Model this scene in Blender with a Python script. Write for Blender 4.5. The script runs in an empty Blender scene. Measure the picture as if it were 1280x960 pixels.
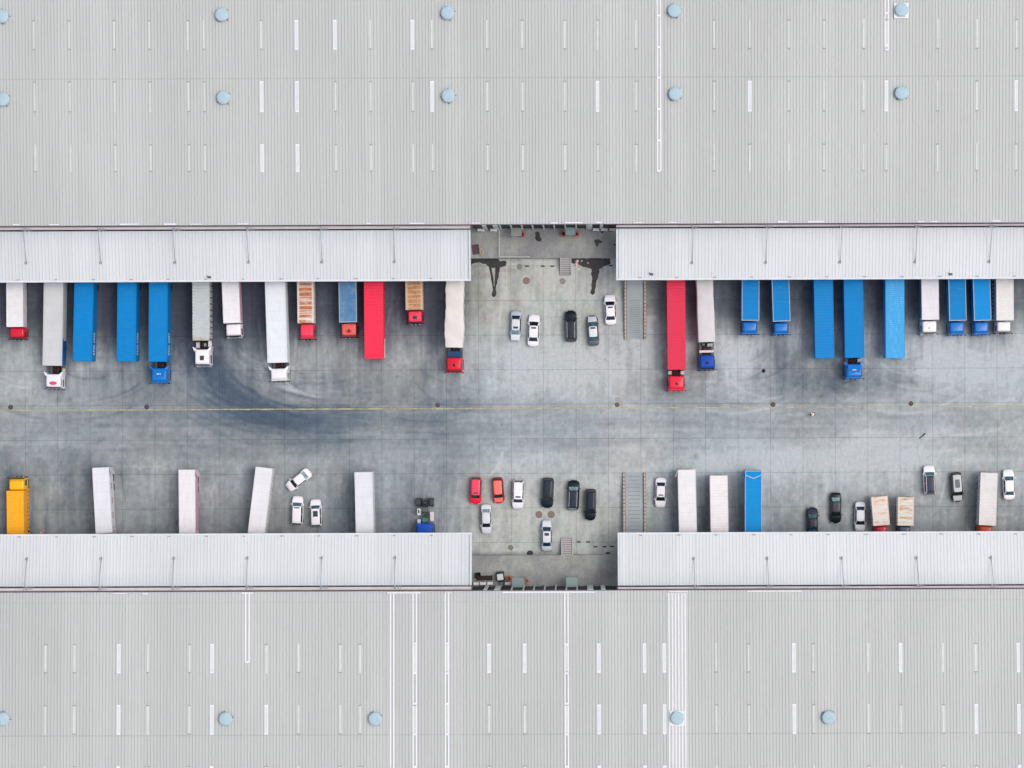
import bpy, bmesh, math, random
import numpy as np
from mathutils import Vector, Matrix

random.seed(11)
rng = np.random.default_rng(7)
SC = bpy.context.scene
COL = SC.collection

# ------------------------------------------------------------------ survey frame
H = 340.0            # camera height
S = 9.0              # photo pixels per metre on the ground
CX, CY = 720.0, 505.0
ROLL = 0.0036

def P(px, py, h=0.0):
    """ground-plan position of a point seen at photo pixel (px,py) that stands h metres high"""
    k = (H - h) / H / S
    dx, dy = px - CX, py - CY
    return ((dx - ROLL * dy) * k, -(dy + ROLL * dx) * k)

def V(px, py, h=0.0):
    x, y = P(px, py, h)
    return Vector((x, y, h))

def lin(c):
    return tuple(((v / 255.0) / 12.92 if v / 255.0 <= 0.04045 else ((v / 255.0 + 0.055) / 1.055) ** 2.4) for v in c)

# ------------------------------------------------------------------ materials
MATS = {}
def nodes(name):
    m = bpy.data.materials.new(name)
    m.use_nodes = True
    nt = m.node_tree
    return m, nt, nt.nodes['Principled BSDF']

def N(nt, t, **kw):
    n = nt.nodes.new(t)
    for k, v in kw.items():
        if k in ('inputs',):
            for a, b in v.items():
                n.inputs[a].default_value = b
        else:
            setattr(n, k, v)
    return n

def mixc(nt, fac, a, b, mode='MIX'):
    n = nt.nodes.new('ShaderNodeMix'); n.data_type = 'RGBA'; n.blend_type = mode
    L = nt.links
    for sock, v in ((n.inputs[0], fac), (n.inputs[6], a), (n.inputs[7], b)):
        if hasattr(v, 'is_output') or isinstance(v, bpy.types.NodeSocket):
            L.new(v, sock)
        elif isinstance(v, (int, float)):
            sock.default_value = v
        else:
            sock.default_value = (*v, 1.0) if len(v) == 3 else v
    return n.outputs[2]

def ramp(nt, src, a, b, ca=0.0, cb=1.0):
    n = nt.nodes.new('ShaderNodeMapRange'); n.clamp = True
    n.inputs[1].default_value = a; n.inputs[2].default_value = b
    n.inputs[3].default_value = ca; n.inputs[4].default_value = cb
    nt.links.new(src, n.inputs[0]); return n.outputs[0]

def noise(nt, vec, scale, detail=4, rough=0.6, dist=0.0):
    n = nt.nodes.new('ShaderNodeTexNoise')
    n.inputs['Scale'].default_value = scale; n.inputs['Detail'].default_value = detail
    n.inputs['Roughness'].default_value = rough; n.inputs['Distortion'].default_value = dist
    nt.links.new(vec, n.inputs['Vector']); return n.outputs['Fac']

def mapping(nt, vec, scale=(1, 1, 1), loc=None):
    n = nt.nodes.new('ShaderNodeMapping'); n.inputs['Scale'].default_value = scale
    nt.links.new(vec, n.inputs['Vector'])
    if loc is not None: nt.links.new(loc, n.inputs['Location'])
    return n.outputs['Vector']

def objvec(nt, jitter=True):
    tc = nt.nodes.new('ShaderNodeTexCoord')
    if not jitter: return tc.outputs['Object']
    oi = nt.nodes.new('ShaderNodeObjectInfo')
    ml = nt.nodes.new('ShaderNodeMath'); ml.operation = 'MULTIPLY'; ml.inputs[1].default_value = 53.0
    nt.links.new(oi.outputs['Random'], ml.inputs[0])
    ad = nt.nodes.new('ShaderNodeVectorMath'); ad.operation = 'ADD'
    nt.links.new(tc.outputs['Object'], ad.inputs[0]); nt.links.new(ml.outputs[0], ad.inputs[1])
    return ad.outputs[0]

def paint(rgb, rough=0.45, dirt=0.25, metal=0.0, dirtc=(95, 90, 88), sc=1.6, coat=0.0, stretch=(1, 1, 1), spec=0.18):
    """weathered paint or sheet metal"""
    key = ('p', rgb, rough, dirt, metal, sc, coat, stretch, dirtc)
    if key in MATS: return MATS[key]
    m, nt, b = nodes('painted_surface')
    c = lin(rgb)
    v = mapping(nt, objvec(nt), stretch)
    n1 = noise(nt, v, sc, 5, 0.65)
    n2 = noise(nt, v, sc * 6, 3, 0.6)
    f1 = ramp(nt, n1, 0.42, 0.75, 0, dirt)
    c1 = mixc(nt, f1, c, tuple(x * 0.55 + y * 0.45 for x, y in zip(c, lin(dirtc))))
    f2 = ramp(nt, n2, 0.35, 0.7, 0, dirt * 0.5)
    c2 = mixc(nt, f2, c1, tuple(x * 0.82 for x in c))
    nt.links.new(c2, b.inputs['Base Color'])
    b.inputs['Roughness'].default_value = rough; b.inputs['Metallic'].default_value = metal
    b.inputs['Coat Weight'].default_value = coat; b.inputs['Specular IOR Level'].default_value = spec
    MATS[key] = m; return m

def rustmat(base, amount=0.5, rust=(208, 128, 76), rust2=(150, 84, 50)):
    key = ('r', base, amount, rust)
    if key in MATS: return MATS[key]
    m, nt, b = nodes('rusted_sheet')
    v0 = objvec(nt)
    v = mapping(nt, v0, (0.28, 1.7, .3))
    n1 = noise(nt, v, 1.0, 6, 0.7, 0.0)
    n2 = noise(nt, v0, 3.0, 5, 0.7)
    f = ramp(nt, n1, 0.62 - amount * 0.35, 0.72 - amount * 0.25, 0, 1)
    sx = nt.nodes.new('ShaderNodeSeparateXYZ'); tc = nt.nodes.new('ShaderNodeTexCoord')
    nt.links.new(tc.outputs['Object'], sx.inputs[0])
    ab = nt.nodes.new('ShaderNodeMath'); ab.operation = 'ABSOLUTE'; nt.links.new(sx.outputs[0], ab.inputs[0])
    edge = ramp(nt, ab.outputs[0], 0.78, 1.0, 1.0, 0.08)
    mu = nt.nodes.new('ShaderNodeMath'); mu.operation = 'MULTIPLY'
    nt.links.new(f, mu.inputs[0]); nt.links.new(edge, mu.inputs[1])
    dv = nt.nodes.new('ShaderNodeMath'); dv.operation = 'DIVIDE'; dv.inputs[1].default_value = .62; nt.links.new(sx.outputs[1], dv.inputs[0])
    fr_ = nt.nodes.new('ShaderNodeMath'); fr_.operation = 'FRACT'; nt.links.new(dv.outputs[0], fr_.inputs[0])
    mu2 = nt.nodes.new('ShaderNodeMath'); mu2.operation = 'MULTIPLY'
    nt.links.new(mu.outputs[0], mu2.inputs[0]); nt.links.new(ramp(nt, fr_.outputs[0], .1, .22, .25, 1.0), mu2.inputs[1]); mu = mu2
    rc = mixc(nt, ramp(nt, n2, 0.4, 0.65), lin(rust), lin(rust2))
    c = mixc(nt, mu.outputs[0], lin(base), rc)
    nt.links.new(c, b.inputs['Base Color']); b.inputs['Roughness'].default_value = 0.75
    MATS[key] = m; return m

def glass(rgb=(22, 34, 42)):
    key = ('g', rgb)
    if key in MATS: return MATS[key]
    m, nt, b = nodes('dark_glass')
    v = objvec(nt)
    c = mixc(nt, ramp(nt, noise(nt, v, 2.5, 2), 0.35, 0.65), tuple(x * 0.7 for x in lin(rgb)), tuple(x * 1.5 for x in lin(rgb)))
    nt.links.new(c, b.inputs['Base Color'])
    b.inputs['Roughness'].default_value = 0.12; b.inputs['Specular IOR Level'].default_value = 0.7
    MATS[key] = m; return m

def concrete(rgb, sc=0.5, var=0.25, rough=0.9):
    key = ('c', rgb, sc, var)
    if key in MATS: return MATS[key]
    m, nt, b = nodes('concrete')
    v = objvec(nt, False)
    c = lin(rgb)
    n1 = noise(nt, v, sc, 6, 0.65); n2 = noise(nt, v, sc * 9, 4, 0.7); n3 = noise(nt, v, sc * 0.3, 3, 0.5)
    a = mixc(nt, ramp(nt, n1, 0.35, 0.7), tuple(x * (1 - var) for x in c), tuple(x * (1 + var * 0.6) for x in c))
    d = mixc(nt, ramp(nt, n2, 0.35, 0.7, 0, 0.25), a, tuple(x * 0.6 for x in c))
    e = mixc(nt, ramp(nt, n3, 0.4, 0.65, 0, 0.3), d, lin((110, 108, 116)))
    nt.links.new(e, b.inputs['Base Color']); b.inputs['Roughness'].default_value = rough
    MATS[key] = m; return m

def ribbed_roof(name, rgb, pitch, dark, laps, rough=0.5, grade=None):
    m, nt, b = nodes(name)
    tc = nt.nodes.new('ShaderNodeTexCoord'); v = tc.outputs['Object']
    sx = nt.nodes.new('ShaderNodeSeparateXYZ'); nt.links.new(v, sx.inputs[0])
    def math_(op, a, bb=None):
        n = nt.nodes.new('ShaderNodeMath'); n.operation = op
        for i, q in enumerate((a, bb)):
            if q is None: continue
            if isinstance(q, (int, float)): n.inputs[i].default_value = q
            else: nt.links.new(q, n.inputs[i])
        return n.outputs[0]
    fx = math_('FRACT', math_('DIVIDE', sx.outputs[0], pitch))
    # darker line along every rib
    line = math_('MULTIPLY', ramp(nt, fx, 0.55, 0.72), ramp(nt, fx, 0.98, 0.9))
    c = lin(rgb)
    big = noise(nt, mapping(nt, v, (1, 0.35, 1)), 0.06, 4, 0.55)
    sheet = nt.nodes.new('ShaderNodeTexWhiteNoise'); sheet.noise_dimensions = '1D'
    nt.links.new(math_('FLOOR', math_('DIVIDE', sx.outputs[0], pitch * 2)), sheet.inputs['W'])
    streak = noise(nt, mapping(nt, v, (2.2, 0.05, 1)), 1.0, 4, 0.6)
    fine = noise(nt, v, 5.0, 3, 0.6)
    a = mixc(nt, ramp(nt, big, 0.35, 0.7), tuple(x * 0.95 for x in c), tuple(x * 1.05 for x in c))
    a = mixc(nt, ramp(nt, sheet.outputs['Value'], 0, 1, 0, 0.035), a, tuple(x * 0.6 for x in c))
    wide = nt.nodes.new('ShaderNodeTexWhiteNoise'); wide.noise_dimensions = '1D'
    nt.links.new(math_('FLOOR', math_('DIVIDE', sx.outputs[0], pitch * 5)), wide.inputs['W'])
    a = mixc(nt, ramp(nt, wide.outputs['Value'], 0.8, 0.85, 0, 0.5), a, tuple(min(1, x * 1.07 + .01) for x in c))
    a = mixc(nt, ramp(nt, streak, 0.45, 0.75, 0, 0.13), a, tuple(x * 0.66 for x in c))
    a = mixc(nt, ramp(nt, fine, 0.4, 0.7, 0, 0.07), a, tuple(x * 0.6 for x in c))
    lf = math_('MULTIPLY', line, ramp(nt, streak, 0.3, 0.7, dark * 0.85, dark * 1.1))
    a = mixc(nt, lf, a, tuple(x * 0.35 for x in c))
    for Y, w, f in laps:
        d = math_('ABSOLUTE', math_('SUBTRACT', sx.outputs[1], Y))
        k = math_('MULTIPLY', ramp(nt, d, w, w * 0.3), ramp(nt, noise(nt, mapping(nt, v, (0.8, 0.01, 1)), 1.0, 3), 0.35, 0.6, f * 0.4, f))
        a = mixc(nt, k, a, tuple(x * 0.4 for x in c))
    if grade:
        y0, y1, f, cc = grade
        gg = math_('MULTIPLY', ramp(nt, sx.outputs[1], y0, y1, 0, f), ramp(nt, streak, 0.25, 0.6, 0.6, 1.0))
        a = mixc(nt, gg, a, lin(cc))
    nt.links.new(a, b.inputs['Base Color']); b.inputs['Roughness'].default_value = rough
    b.inputs['Metallic'].default_value = 0.0
    return m

# ------------------------------------------------------------------ mesh helper
class MB:
    def __init__(s): s.v = []; s.f = []; s.m = []; s.mats = []
    def mi(s, mat):
        if mat not in s.mats: s.mats.append(mat)
        return s.mats.index(mat)
    def add(s, vs, fs, mat=None):
        o = len(s.v); s.v += [tuple(p) for p in vs]
        k = s.mi(mat) if mat else 0
        for f in fs: s.f.append([i + o for i in f]); s.m.append(k)
        return s
    def box(s, x0, x1, y0, y1, z0, z1, mat=None, bev=0.0):
        if bev <= 0:
            v = [(x0, y0, z0), (x1, y0, z0), (x1, y1, z0), (x0, y1, z0), (x0, y0, z1), (x1, y0, z1), (x1, y1, z1), (x0, y1, z1)]
            return s.add(v, [(3, 2, 1, 0), (4, 5, 6, 7), (0, 1, 5, 4), (1, 2, 6, 5), (2, 3, 7, 6), (3, 0, 4, 7)], mat)
        b = min(bev, (x1 - x0) * .45, (y1 - y0) * .45, (z1 - z0) * .45)
        rings = [(x0 + b, x1 - b, y0 + b, y1 - b, z0), (x0, x1, y0, y1, z0 + b), (x0, x1, y0, y1, z1 - b), (x0 + b, x1 - b, y0 + b, y1 - b, z1)]
        vs = []
        for i, (a, c, d, e, z) in enumerate(rings):
            r = b if i in (1, 2) else b * 0.4
            vs += [(a + r, d, z), (c - r, d, z), (c, d + r, z), (c, e - r, z), (c - r, e, z), (a + r, e, z), (a, e - r, z), (a, d + r, z)]
        fs = [tuple(range(7, -1, -1)), tuple(range(24, 32))]
        for i in range(3):
            for j in range(8):
                k = (j + 1) % 8
                fs.append((i * 8 + j, i * 8 + k, (i + 1) * 8 + k, (i + 1) * 8 + j))
        return s.add(vs, fs, mat)
    def loft(s, rings, mat=None, caps=True, closed=True):
        n = len(rings[0]); vs = [p for r in rings for p in r]; fs = []
        for i in range(len(rings) - 1):
            for j in range(n if closed else n - 1):
                k = (j + 1) % n
                fs.append((i * n + j, i * n + k, (i + 1) * n + k, (i + 1) * n + j))
        if caps:
            fs.append(tuple(range(n - 1, -1, -1))); fs.append(tuple(range((len(rings) - 1) * n, len(rings) * n)))
        return s.add(vs, fs, mat)
    def tube(s, a, b, r, mat=None, n=8, r2=None):
        a = Vector(a); b = Vector(b); d = (b - a).normalized()
        u = d.cross(Vector((0, 0, 1)))
        if u.length < 1e-3: u = Vector((1, 0, 0))
        u.normalize(); w = d.cross(u); r2 = r if r2 is None else r2
        R = [[tuple(c + (u * math.cos(t) + w * math.sin(t)) * rr) for t in [2 * math.pi * i / n for i in range(n)]] for c, rr in ((a, r), (b, r2))]
        return s.loft(R, mat)
    def grid(s, fn, nu, nv, mat=None):
        vs = [fn(i / nu, j / nv) for j in range(nv + 1) for i in range(nu + 1)]
        fs = [(j * (nu + 1) + i, j * (nu + 1) + i + 1, (j + 1) * (nu + 1) + i + 1, (j + 1) * (nu + 1) + i) for j in range(nv) for i in range(nu)]
        return s.add(vs, fs, mat)
    def poly(s, pts, z0, z1, mat=None):
        n = len(pts)
        vs = [(x, y, z0) for x, y in pts] + [(x, y, z1) for x, y in pts]
        fs = [tuple(range(n, 2 * n))] + [(i, (i + 1) % n, n + (i + 1) % n, n + i) for i in range(n)]
        return s.add(vs, fs, mat)
    def build(s, name, mat=None, parent=None, smooth=False, loc=None, subsurf=0):
        me = bpy.data.meshes.new(name); me.from_pydata(s.v, [], s.f)
        mats = s.mats if s.mats else ([mat] if mat else [])
        if s.mats and mat and mat not in s.mats: pass
        for m in mats: me.materials.append(m)
        me.polygons.foreach_set('material_index', s.m)
        bm = bmesh.new(); bm.from_mesh(me); bmesh.ops.recalc_face_normals(bm, faces=bm.faces); bm.to_mesh(me); bm.free()
        if smooth:
            me.shade_smooth()
            try: me.set_sharp_from_angle(angle=math.radians(38))
            except Exception: pass
        me.update()
        o = bpy.data.objects.new(name, me); COL.objects.link(o)
        if parent: o.parent = parent
        if loc is not None: o.location = loc
        if subsurf:
            mo = o.modifiers.new('smooth', 'SUBSURF'); mo.levels = subsurf; mo.render_levels = subsurf
        return o

def rrect(x0, x1, y0, y1, r, z, n=3):
    r = min(r, (x1 - x0) / 2.01, (y1 - y0) / 2.01); pts = []
    for cx, cy, a0 in ((x1 - r, y1 - r, 0), (x0 + r, y1 - r, 90), (x0 + r, y0 + r, 180), (x1 - r, y0 + r, 270)):
        for i in range(n + 1):
            a = math.radians(a0 + 90 * i / n); pts.append((cx + r * math.cos(a), cy + r * math.sin(a), z))
    return pts

def tag(o, label=None, cat=None, group=None, kind=None):
    if label: o['label'] = label
    if cat: o['category'] = cat
    if group: o['group'] = group
    if kind: o['kind'] = kind
    return o

def empty(name, loc, rz=0.0, parent=None):
    o = bpy.data.objects.new(name, None); COL.objects.link(o)
    o.location = loc; o.rotation_euler = (0, 0, rz); o.empty_display_size = 0.5
    if parent: o.parent = parent
    return o

# common materials
RUB = paint((28, 28, 30), 0.9, 0.3); DARK = paint((38, 40, 44), 0.7, 0.4); STEEL = paint((120, 122, 126), 0.5, 0.4)
WHITE = paint((238, 237, 240), 0.4, 0.12); CHROME = paint((205, 207, 210), 0.3, 0.2, 0.3); LAMP = paint((215, 220, 225), 0.15, 0.0)
REDL = paint((150, 20, 25), 0.3, 0.0); GL = glass(); GLT = glass((58, 96, 108)); GLB = glass((34, 48, 72)); GLL = glass((120, 150, 158))
BLACKP = paint((24, 28, 34), 0.25, 0.1, coat=0.3); MARK = paint((225, 230, 235), 0.5, 0.3, sc=4)

# ------------------------------------------------------------------ ground
def vnoise(nx, ny, sx, sy, oct=4):
    out = np.zeros((ny, nx)); amp = 1; tot = 0
    for o in range(oct):
        gx = max(2, int(nx / max(1, sx)) + 3); gy = max(2, int(ny / max(1, sy)) + 3)
        g = rng.random((gy, gx))
        xs = np.linspace(0, gx - 1.001, nx); ys = np.linspace(0, gy - 1.001, ny)
        xi = xs.astype(int); yi = ys.astype(int); fx = xs - xi; fy = ys - yi
        fx = fx * fx * (3 - 2 * fx); fy = fy * fy * (3 - 2 * fy)
        a = g[np.ix_(yi, xi)]; b = g[np.ix_(yi, xi + 1)]; c = g[np.ix_(yi + 1, xi)]; d = g[np.ix_(yi + 1, xi + 1)]
        out += amp * ((a * (1 - fx) + b * fx) * (1 - fy[:, None]) + (c * (1 - fx) + d * fx) * fy[:, None])
        tot += amp; amp *= 0.55; sx = max(1, sx / 2.1); sy = max(1, sy / 2.1)
    return out / tot

def build_ground():
    res = 0.15
    X0, X1, Y0, Y1 = -84.0, 66.0, -22.5, 22.5
    fx = np.arange(X0, X1, res); fy = np.arange(Y0, Y1, res)
    xs = np.concatenate([[-6000, -1500, -400, -150], fx, [110, 300, 1500, 6000]])
    ys = np.concatenate([[-6000, -1500, -400, -80], fy, [60, 300, 1500, 6000]])
    nx, ny = len(xs), len(ys)
    gx, gy = len(fx), len(fy)
    # photo-space coordinates of the fine grid (used only to survey where stains and painted shade lie)
    XX, YY = np.meshgrid(fx, fy)
    px = CX + XX * S; py = CY - YY * S - ROLL * (XX * S)
    big = vnoise(gx, gy, 60, 60); mid = vnoise(gx, gy, 16, 16); fine = vnoise(gx, gy, 4, 4, 3)
    vert = vnoise(gx, gy, 5, 55, 3); horz = vnoise(gx, gy, 90, 6, 3)
    def sm(a, b, t): t = np.clip((t - a) / (b - a), 0, 1); return t * t * (3 - 2 * t)
    def blob(cx, cy, rx, ry): return np.exp(-(((px - cx) / rx) ** 2 + ((py - cy) / ry) ** 2))
    # L: brightness in sRGB units
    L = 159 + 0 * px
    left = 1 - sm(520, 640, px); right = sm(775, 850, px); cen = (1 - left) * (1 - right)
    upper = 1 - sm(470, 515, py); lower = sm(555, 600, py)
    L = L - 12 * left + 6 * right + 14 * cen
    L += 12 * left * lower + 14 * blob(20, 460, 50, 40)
    L += -84 * left * (1 - sm(385, 450, py)) - 76 * right * (1 - sm(375, 430, py))  # shade along the docks and under the canopies painted into the ground colour
    L += -36 * blob(228, 400, 22, 60) - 30 * blob(315, 395, 20, 60) - 14 * blob(133, 400, 14, 60) + 16 * blob(40, 410, 20, 60) + 14 * blob(408, 400, 14, 50) - 30 * blob(1140, 380, 14, 50) - 24 * blob(958, 380, 10, 50) + 14 * blob(1275, 400, 20, 60)  # gaps between upper trucks: painted shade, deeper in some, lighter in others
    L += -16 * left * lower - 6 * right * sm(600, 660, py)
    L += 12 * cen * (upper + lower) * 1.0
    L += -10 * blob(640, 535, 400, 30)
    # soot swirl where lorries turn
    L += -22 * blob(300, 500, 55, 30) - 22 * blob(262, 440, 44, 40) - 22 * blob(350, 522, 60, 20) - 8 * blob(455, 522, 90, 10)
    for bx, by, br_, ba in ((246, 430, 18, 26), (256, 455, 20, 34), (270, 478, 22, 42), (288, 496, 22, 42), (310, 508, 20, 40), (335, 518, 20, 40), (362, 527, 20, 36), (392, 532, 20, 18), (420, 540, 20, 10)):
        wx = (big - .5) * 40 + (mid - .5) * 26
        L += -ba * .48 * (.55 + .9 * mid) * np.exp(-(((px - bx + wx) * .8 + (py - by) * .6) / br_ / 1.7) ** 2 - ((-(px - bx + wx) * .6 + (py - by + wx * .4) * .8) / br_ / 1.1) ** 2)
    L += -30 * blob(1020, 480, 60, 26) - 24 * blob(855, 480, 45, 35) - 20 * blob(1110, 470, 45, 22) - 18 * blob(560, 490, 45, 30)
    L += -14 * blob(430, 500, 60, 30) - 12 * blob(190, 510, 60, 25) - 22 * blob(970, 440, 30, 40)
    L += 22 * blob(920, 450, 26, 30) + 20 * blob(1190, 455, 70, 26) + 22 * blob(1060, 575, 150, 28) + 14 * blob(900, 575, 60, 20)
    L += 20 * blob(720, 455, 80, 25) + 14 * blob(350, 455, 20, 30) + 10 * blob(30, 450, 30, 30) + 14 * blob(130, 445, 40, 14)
    L += 12 * blob(250, 610, 160, 30) - 20 * blob(95, 620, 24, 50) - 22 * blob(430, 630, 20, 40) - 18 * blob(10, 620, 12, 40)  # dark beside the lower trucks: part stain, part truck shadow painted in
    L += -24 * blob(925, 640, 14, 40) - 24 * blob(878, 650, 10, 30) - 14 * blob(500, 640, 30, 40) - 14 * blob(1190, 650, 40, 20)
    L += -26 * blob(540, 420, 16, 60) + 10 * blob(500, 420, 10, 50) - 14 * blob(820, 400, 10, 60) + 18 * blob(812, 400, 6, 40)  # includes painted shade in the gap left of the lumpy tarpaulin truck
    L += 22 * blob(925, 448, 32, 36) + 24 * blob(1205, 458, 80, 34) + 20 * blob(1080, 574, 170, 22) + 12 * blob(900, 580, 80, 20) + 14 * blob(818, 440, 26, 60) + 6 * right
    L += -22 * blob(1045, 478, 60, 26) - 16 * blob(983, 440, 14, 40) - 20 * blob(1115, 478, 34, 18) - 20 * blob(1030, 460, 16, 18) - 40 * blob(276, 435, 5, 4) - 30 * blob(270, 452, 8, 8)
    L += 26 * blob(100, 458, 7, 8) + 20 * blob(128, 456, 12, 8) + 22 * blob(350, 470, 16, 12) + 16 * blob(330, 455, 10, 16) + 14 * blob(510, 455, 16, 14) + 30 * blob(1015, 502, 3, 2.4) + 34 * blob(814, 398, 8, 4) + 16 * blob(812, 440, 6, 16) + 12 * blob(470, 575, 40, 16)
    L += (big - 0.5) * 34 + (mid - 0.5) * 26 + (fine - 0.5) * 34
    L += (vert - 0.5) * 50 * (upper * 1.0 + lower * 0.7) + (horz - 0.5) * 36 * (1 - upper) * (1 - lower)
    # tyre tracks
    T = np.zeros((gy, gx)); W = np.zeros((gy, gx))
    def stamp(arr, pts, w=1.0):
        ix = ((pts[:, 0] - X0) / res).round().astype(int); iy = ((pts[:, 1] - Y0) / res).round().astype(int)
        ok = (ix >= 0) & (ix < gx) & (iy >= 0) & (iy < gy)
        np.add.at(arr, (iy[ok], ix[ok]), w if np.isscalar(w) else w[ok])
    def arc(cx, cy, rx, ry, a0, a1, w, tw=0.0):
        t = np.linspace(a0, a1, 500); fade = np.sin(np.linspace(0, math.pi, 500)) ** 0.7
        qx = cx + rx * np.cos(t); qy = cy + ry * np.sin(t)
        x = (qx - CX) / S; y = -(qy - CY) / S
        for off in ((0,) if not tw else (-tw, tw)):
            stamp(T if w > 0 else W, np.stack([x + off, y + off * .3], 1), abs(w) * fade)
    R = random.Random(5)
    for i in range(64):      # sweep out of the bays on the left towards the right
        cx = R.gauss(400, 26); r = R.uniform(90, 190)
        arc(cx, 430 + R.uniform(-20, 25), r, r * R.uniform(.50, .68), math.radians(R.uniform(55, 90)), math.radians(R.uniform(150, 190)), R.uniform(.1, .42) * R.choice([1, 1, 1, -.9]))
    for i in range(16):
        arc(R.gauss(490, 60), 470 + R.uniform(-20, 10), R.uniform(90, 190), R.uniform(38, 84), math.radians(R.uniform(35, 70)), math.radians(R.uniform(110, 150)), R.uniform(.12, .4) * R.choice([1, 1, -.7]))
    for cx0, n in ((930, 20), (1120, 20), (830, 8), (1010, 12), (90, 9), (620, 8), (1210, 6)):
        for i in range(n):
            r = R.uniform(40, 130); a = R.choice([(60, 170), (10, 110)])
            arc(cx0 + R.gauss(0, 24), 440 + R.uniform(-20, 20), r, r * R.uniform(.5, .8), math.radians(a[0] + R.uniform(-10, 20)), math.radians(a[1] + R.uniform(-20, 10)), R.uniform(.1, .42) * R.choice([1, 1, -.8]))
    for i in range(70):      # lengthways along the driveway
        y = R.uniform(505, 590); x0 = R.uniform(-30, 1150); n = 600
        t = np.linspace(0, 1, n); xx = x0 + t * R.uniform(120, 420); yy = y + R.uniform(-8, 8) * t + 4 * np.sin(t * R.uniform(1, 4))
        stamp(T if R.random() < .7 else W, np.stack([(xx - CX) / S, -(yy - CY) / S], 1), R.uniform(.06, .22) * np.sin(t * math.pi))
    for i in range(110):     # in and out of the bays
        up = R.random() < .62; x = R.uniform(0, 1280)
        if 600 < x < 770 and R.random() < .8: continue
        y0_ = R.uniform(350, 400) if up else R.uniform(560, 600); y1_ = y0_ + R.uniform(60, 130)
        t = np.linspace(0, 1, 400); xx = x + R.uniform(-14, 14) * t * t; yy = y0_ + (y1_ - y0_) * t
        for off in (-1.0, 1.0):
            stamp(T if R.random() < .6 else W, np.stack([(xx - CX) / S + off, -(yy - CY) / S], 1), R.uniform(.1, .4) * np.sin(t * math.pi))
    def blur(A, k):
        for _ in range(k):
            A = (np.roll(A, 1, 0) + 2 * A + np.roll(A, -1, 0)) / 4; A = (np.roll(A, 1, 1) + 2 * A + np.roll(A, -1, 1)) / 4
        return A
    brk = 0.45 + 1.1 * vnoise(gx, gy, 10, 10, 4)
    L -= np.clip(blur(T, 1) * 21 + blur(T, 6) * 4, 0, 46) * brk * (1 - .55 * np.clip(sm(560, 700, px), 0, 1))
    L += np.clip(blur(W, 1) * 16 + blur(W, 5) * 7, 0, 30) * brk
    # oil drips and pale scuffs
    for i in range(420):
        x = R.uniform(0, 1280); y = R.choice([R.uniform(350, 500), R.uniform(560, 690), R.uniform(350, 690)])
        r = R.uniform(.8, 3.2); a = R.uniform(-26, 20)
        i0 = int((((x - CX) / S) - X0) / res); j0 = int((-(y - CY) / S - Y0) / res); k = int(r / S / res * 2) + 2
        if i0 - k < 0 or j0 - k < 0: continue
        sl = (slice(j0 - k, j0 + k), slice(i0 - k, i0 + k))
        L[sl] += a * np.exp(-(((px[sl] - x) / r) ** 2 + ((py[sl] - y) / r / R.uniform(.7, 1.4)) ** 2))
    # marked stains
    def line(pts, r, a):
        for (x0, y0), (x1, y1) in zip(pts[:-1], pts[1:]):
            for t in np.linspace(0, 1, max(2, int(math.hypot(x1 - x0, y1 - y0)))):
                L[:] += a * 0.4 * blob(x0 + (x1 - x0) * t, y0 + (y1 - y0) * t, r, r)
    line([(627, 566), (627, 574), (620, 586), (612, 594)], 1.6, 44)
    line([(654, 573), (648, 585)], 1.2, 22)
    line([(606, 345), (632, 338), (655, 336)], 3, -8); line([(592, 693), (660, 692), (690, 690)], 2.5, -16)
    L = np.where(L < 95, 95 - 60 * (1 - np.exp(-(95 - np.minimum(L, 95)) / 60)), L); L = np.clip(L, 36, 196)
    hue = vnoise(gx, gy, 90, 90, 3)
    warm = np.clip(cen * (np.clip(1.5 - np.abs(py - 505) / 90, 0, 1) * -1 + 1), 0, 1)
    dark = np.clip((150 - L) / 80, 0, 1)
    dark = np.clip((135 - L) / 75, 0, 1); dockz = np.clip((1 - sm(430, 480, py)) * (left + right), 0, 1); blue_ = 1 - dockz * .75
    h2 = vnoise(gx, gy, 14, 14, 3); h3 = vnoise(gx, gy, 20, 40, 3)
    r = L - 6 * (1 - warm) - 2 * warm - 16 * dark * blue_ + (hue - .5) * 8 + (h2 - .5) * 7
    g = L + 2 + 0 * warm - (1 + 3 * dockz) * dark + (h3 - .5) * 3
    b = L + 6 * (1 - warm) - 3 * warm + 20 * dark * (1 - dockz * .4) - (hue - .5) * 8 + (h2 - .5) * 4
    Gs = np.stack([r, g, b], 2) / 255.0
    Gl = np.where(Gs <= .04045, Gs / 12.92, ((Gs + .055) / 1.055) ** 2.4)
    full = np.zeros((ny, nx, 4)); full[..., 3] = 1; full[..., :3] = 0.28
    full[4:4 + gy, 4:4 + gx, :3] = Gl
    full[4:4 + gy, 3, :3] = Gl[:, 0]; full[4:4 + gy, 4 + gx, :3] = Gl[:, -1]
    VX, VY = np.meshgrid(xs, ys)
    co = np.stack([VX.ravel(), VY.ravel(), np.zeros(nx * ny)], 1)
    idx = np.arange(nx * ny).reshape(ny, nx)
    q = np.stack([idx[:-1, :-1].ravel(), idx[:-1, 1:].ravel(), idx[1:, 1:].ravel(), idx[1:, :-1].ravel()], 1)
    me = bpy.data.meshes.new('ground')
    me.vertices.add(len(co)); me.vertices.foreach_set('co', co.ravel())
    me.loops.add(q.size); me.loops.foreach_set('vertex_index', q.ravel().astype(np.int32))
    me.polygons.add(len(q)); me.polygons.foreach_set('loop_start', (np.arange(len(q)) * 4).astype(np.int32))
    try: me.polygons.foreach_set('loop_total', np.full(len(q), 4, np.int32))
    except Exception: pass
    me.update(calc_edges=True)
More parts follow.
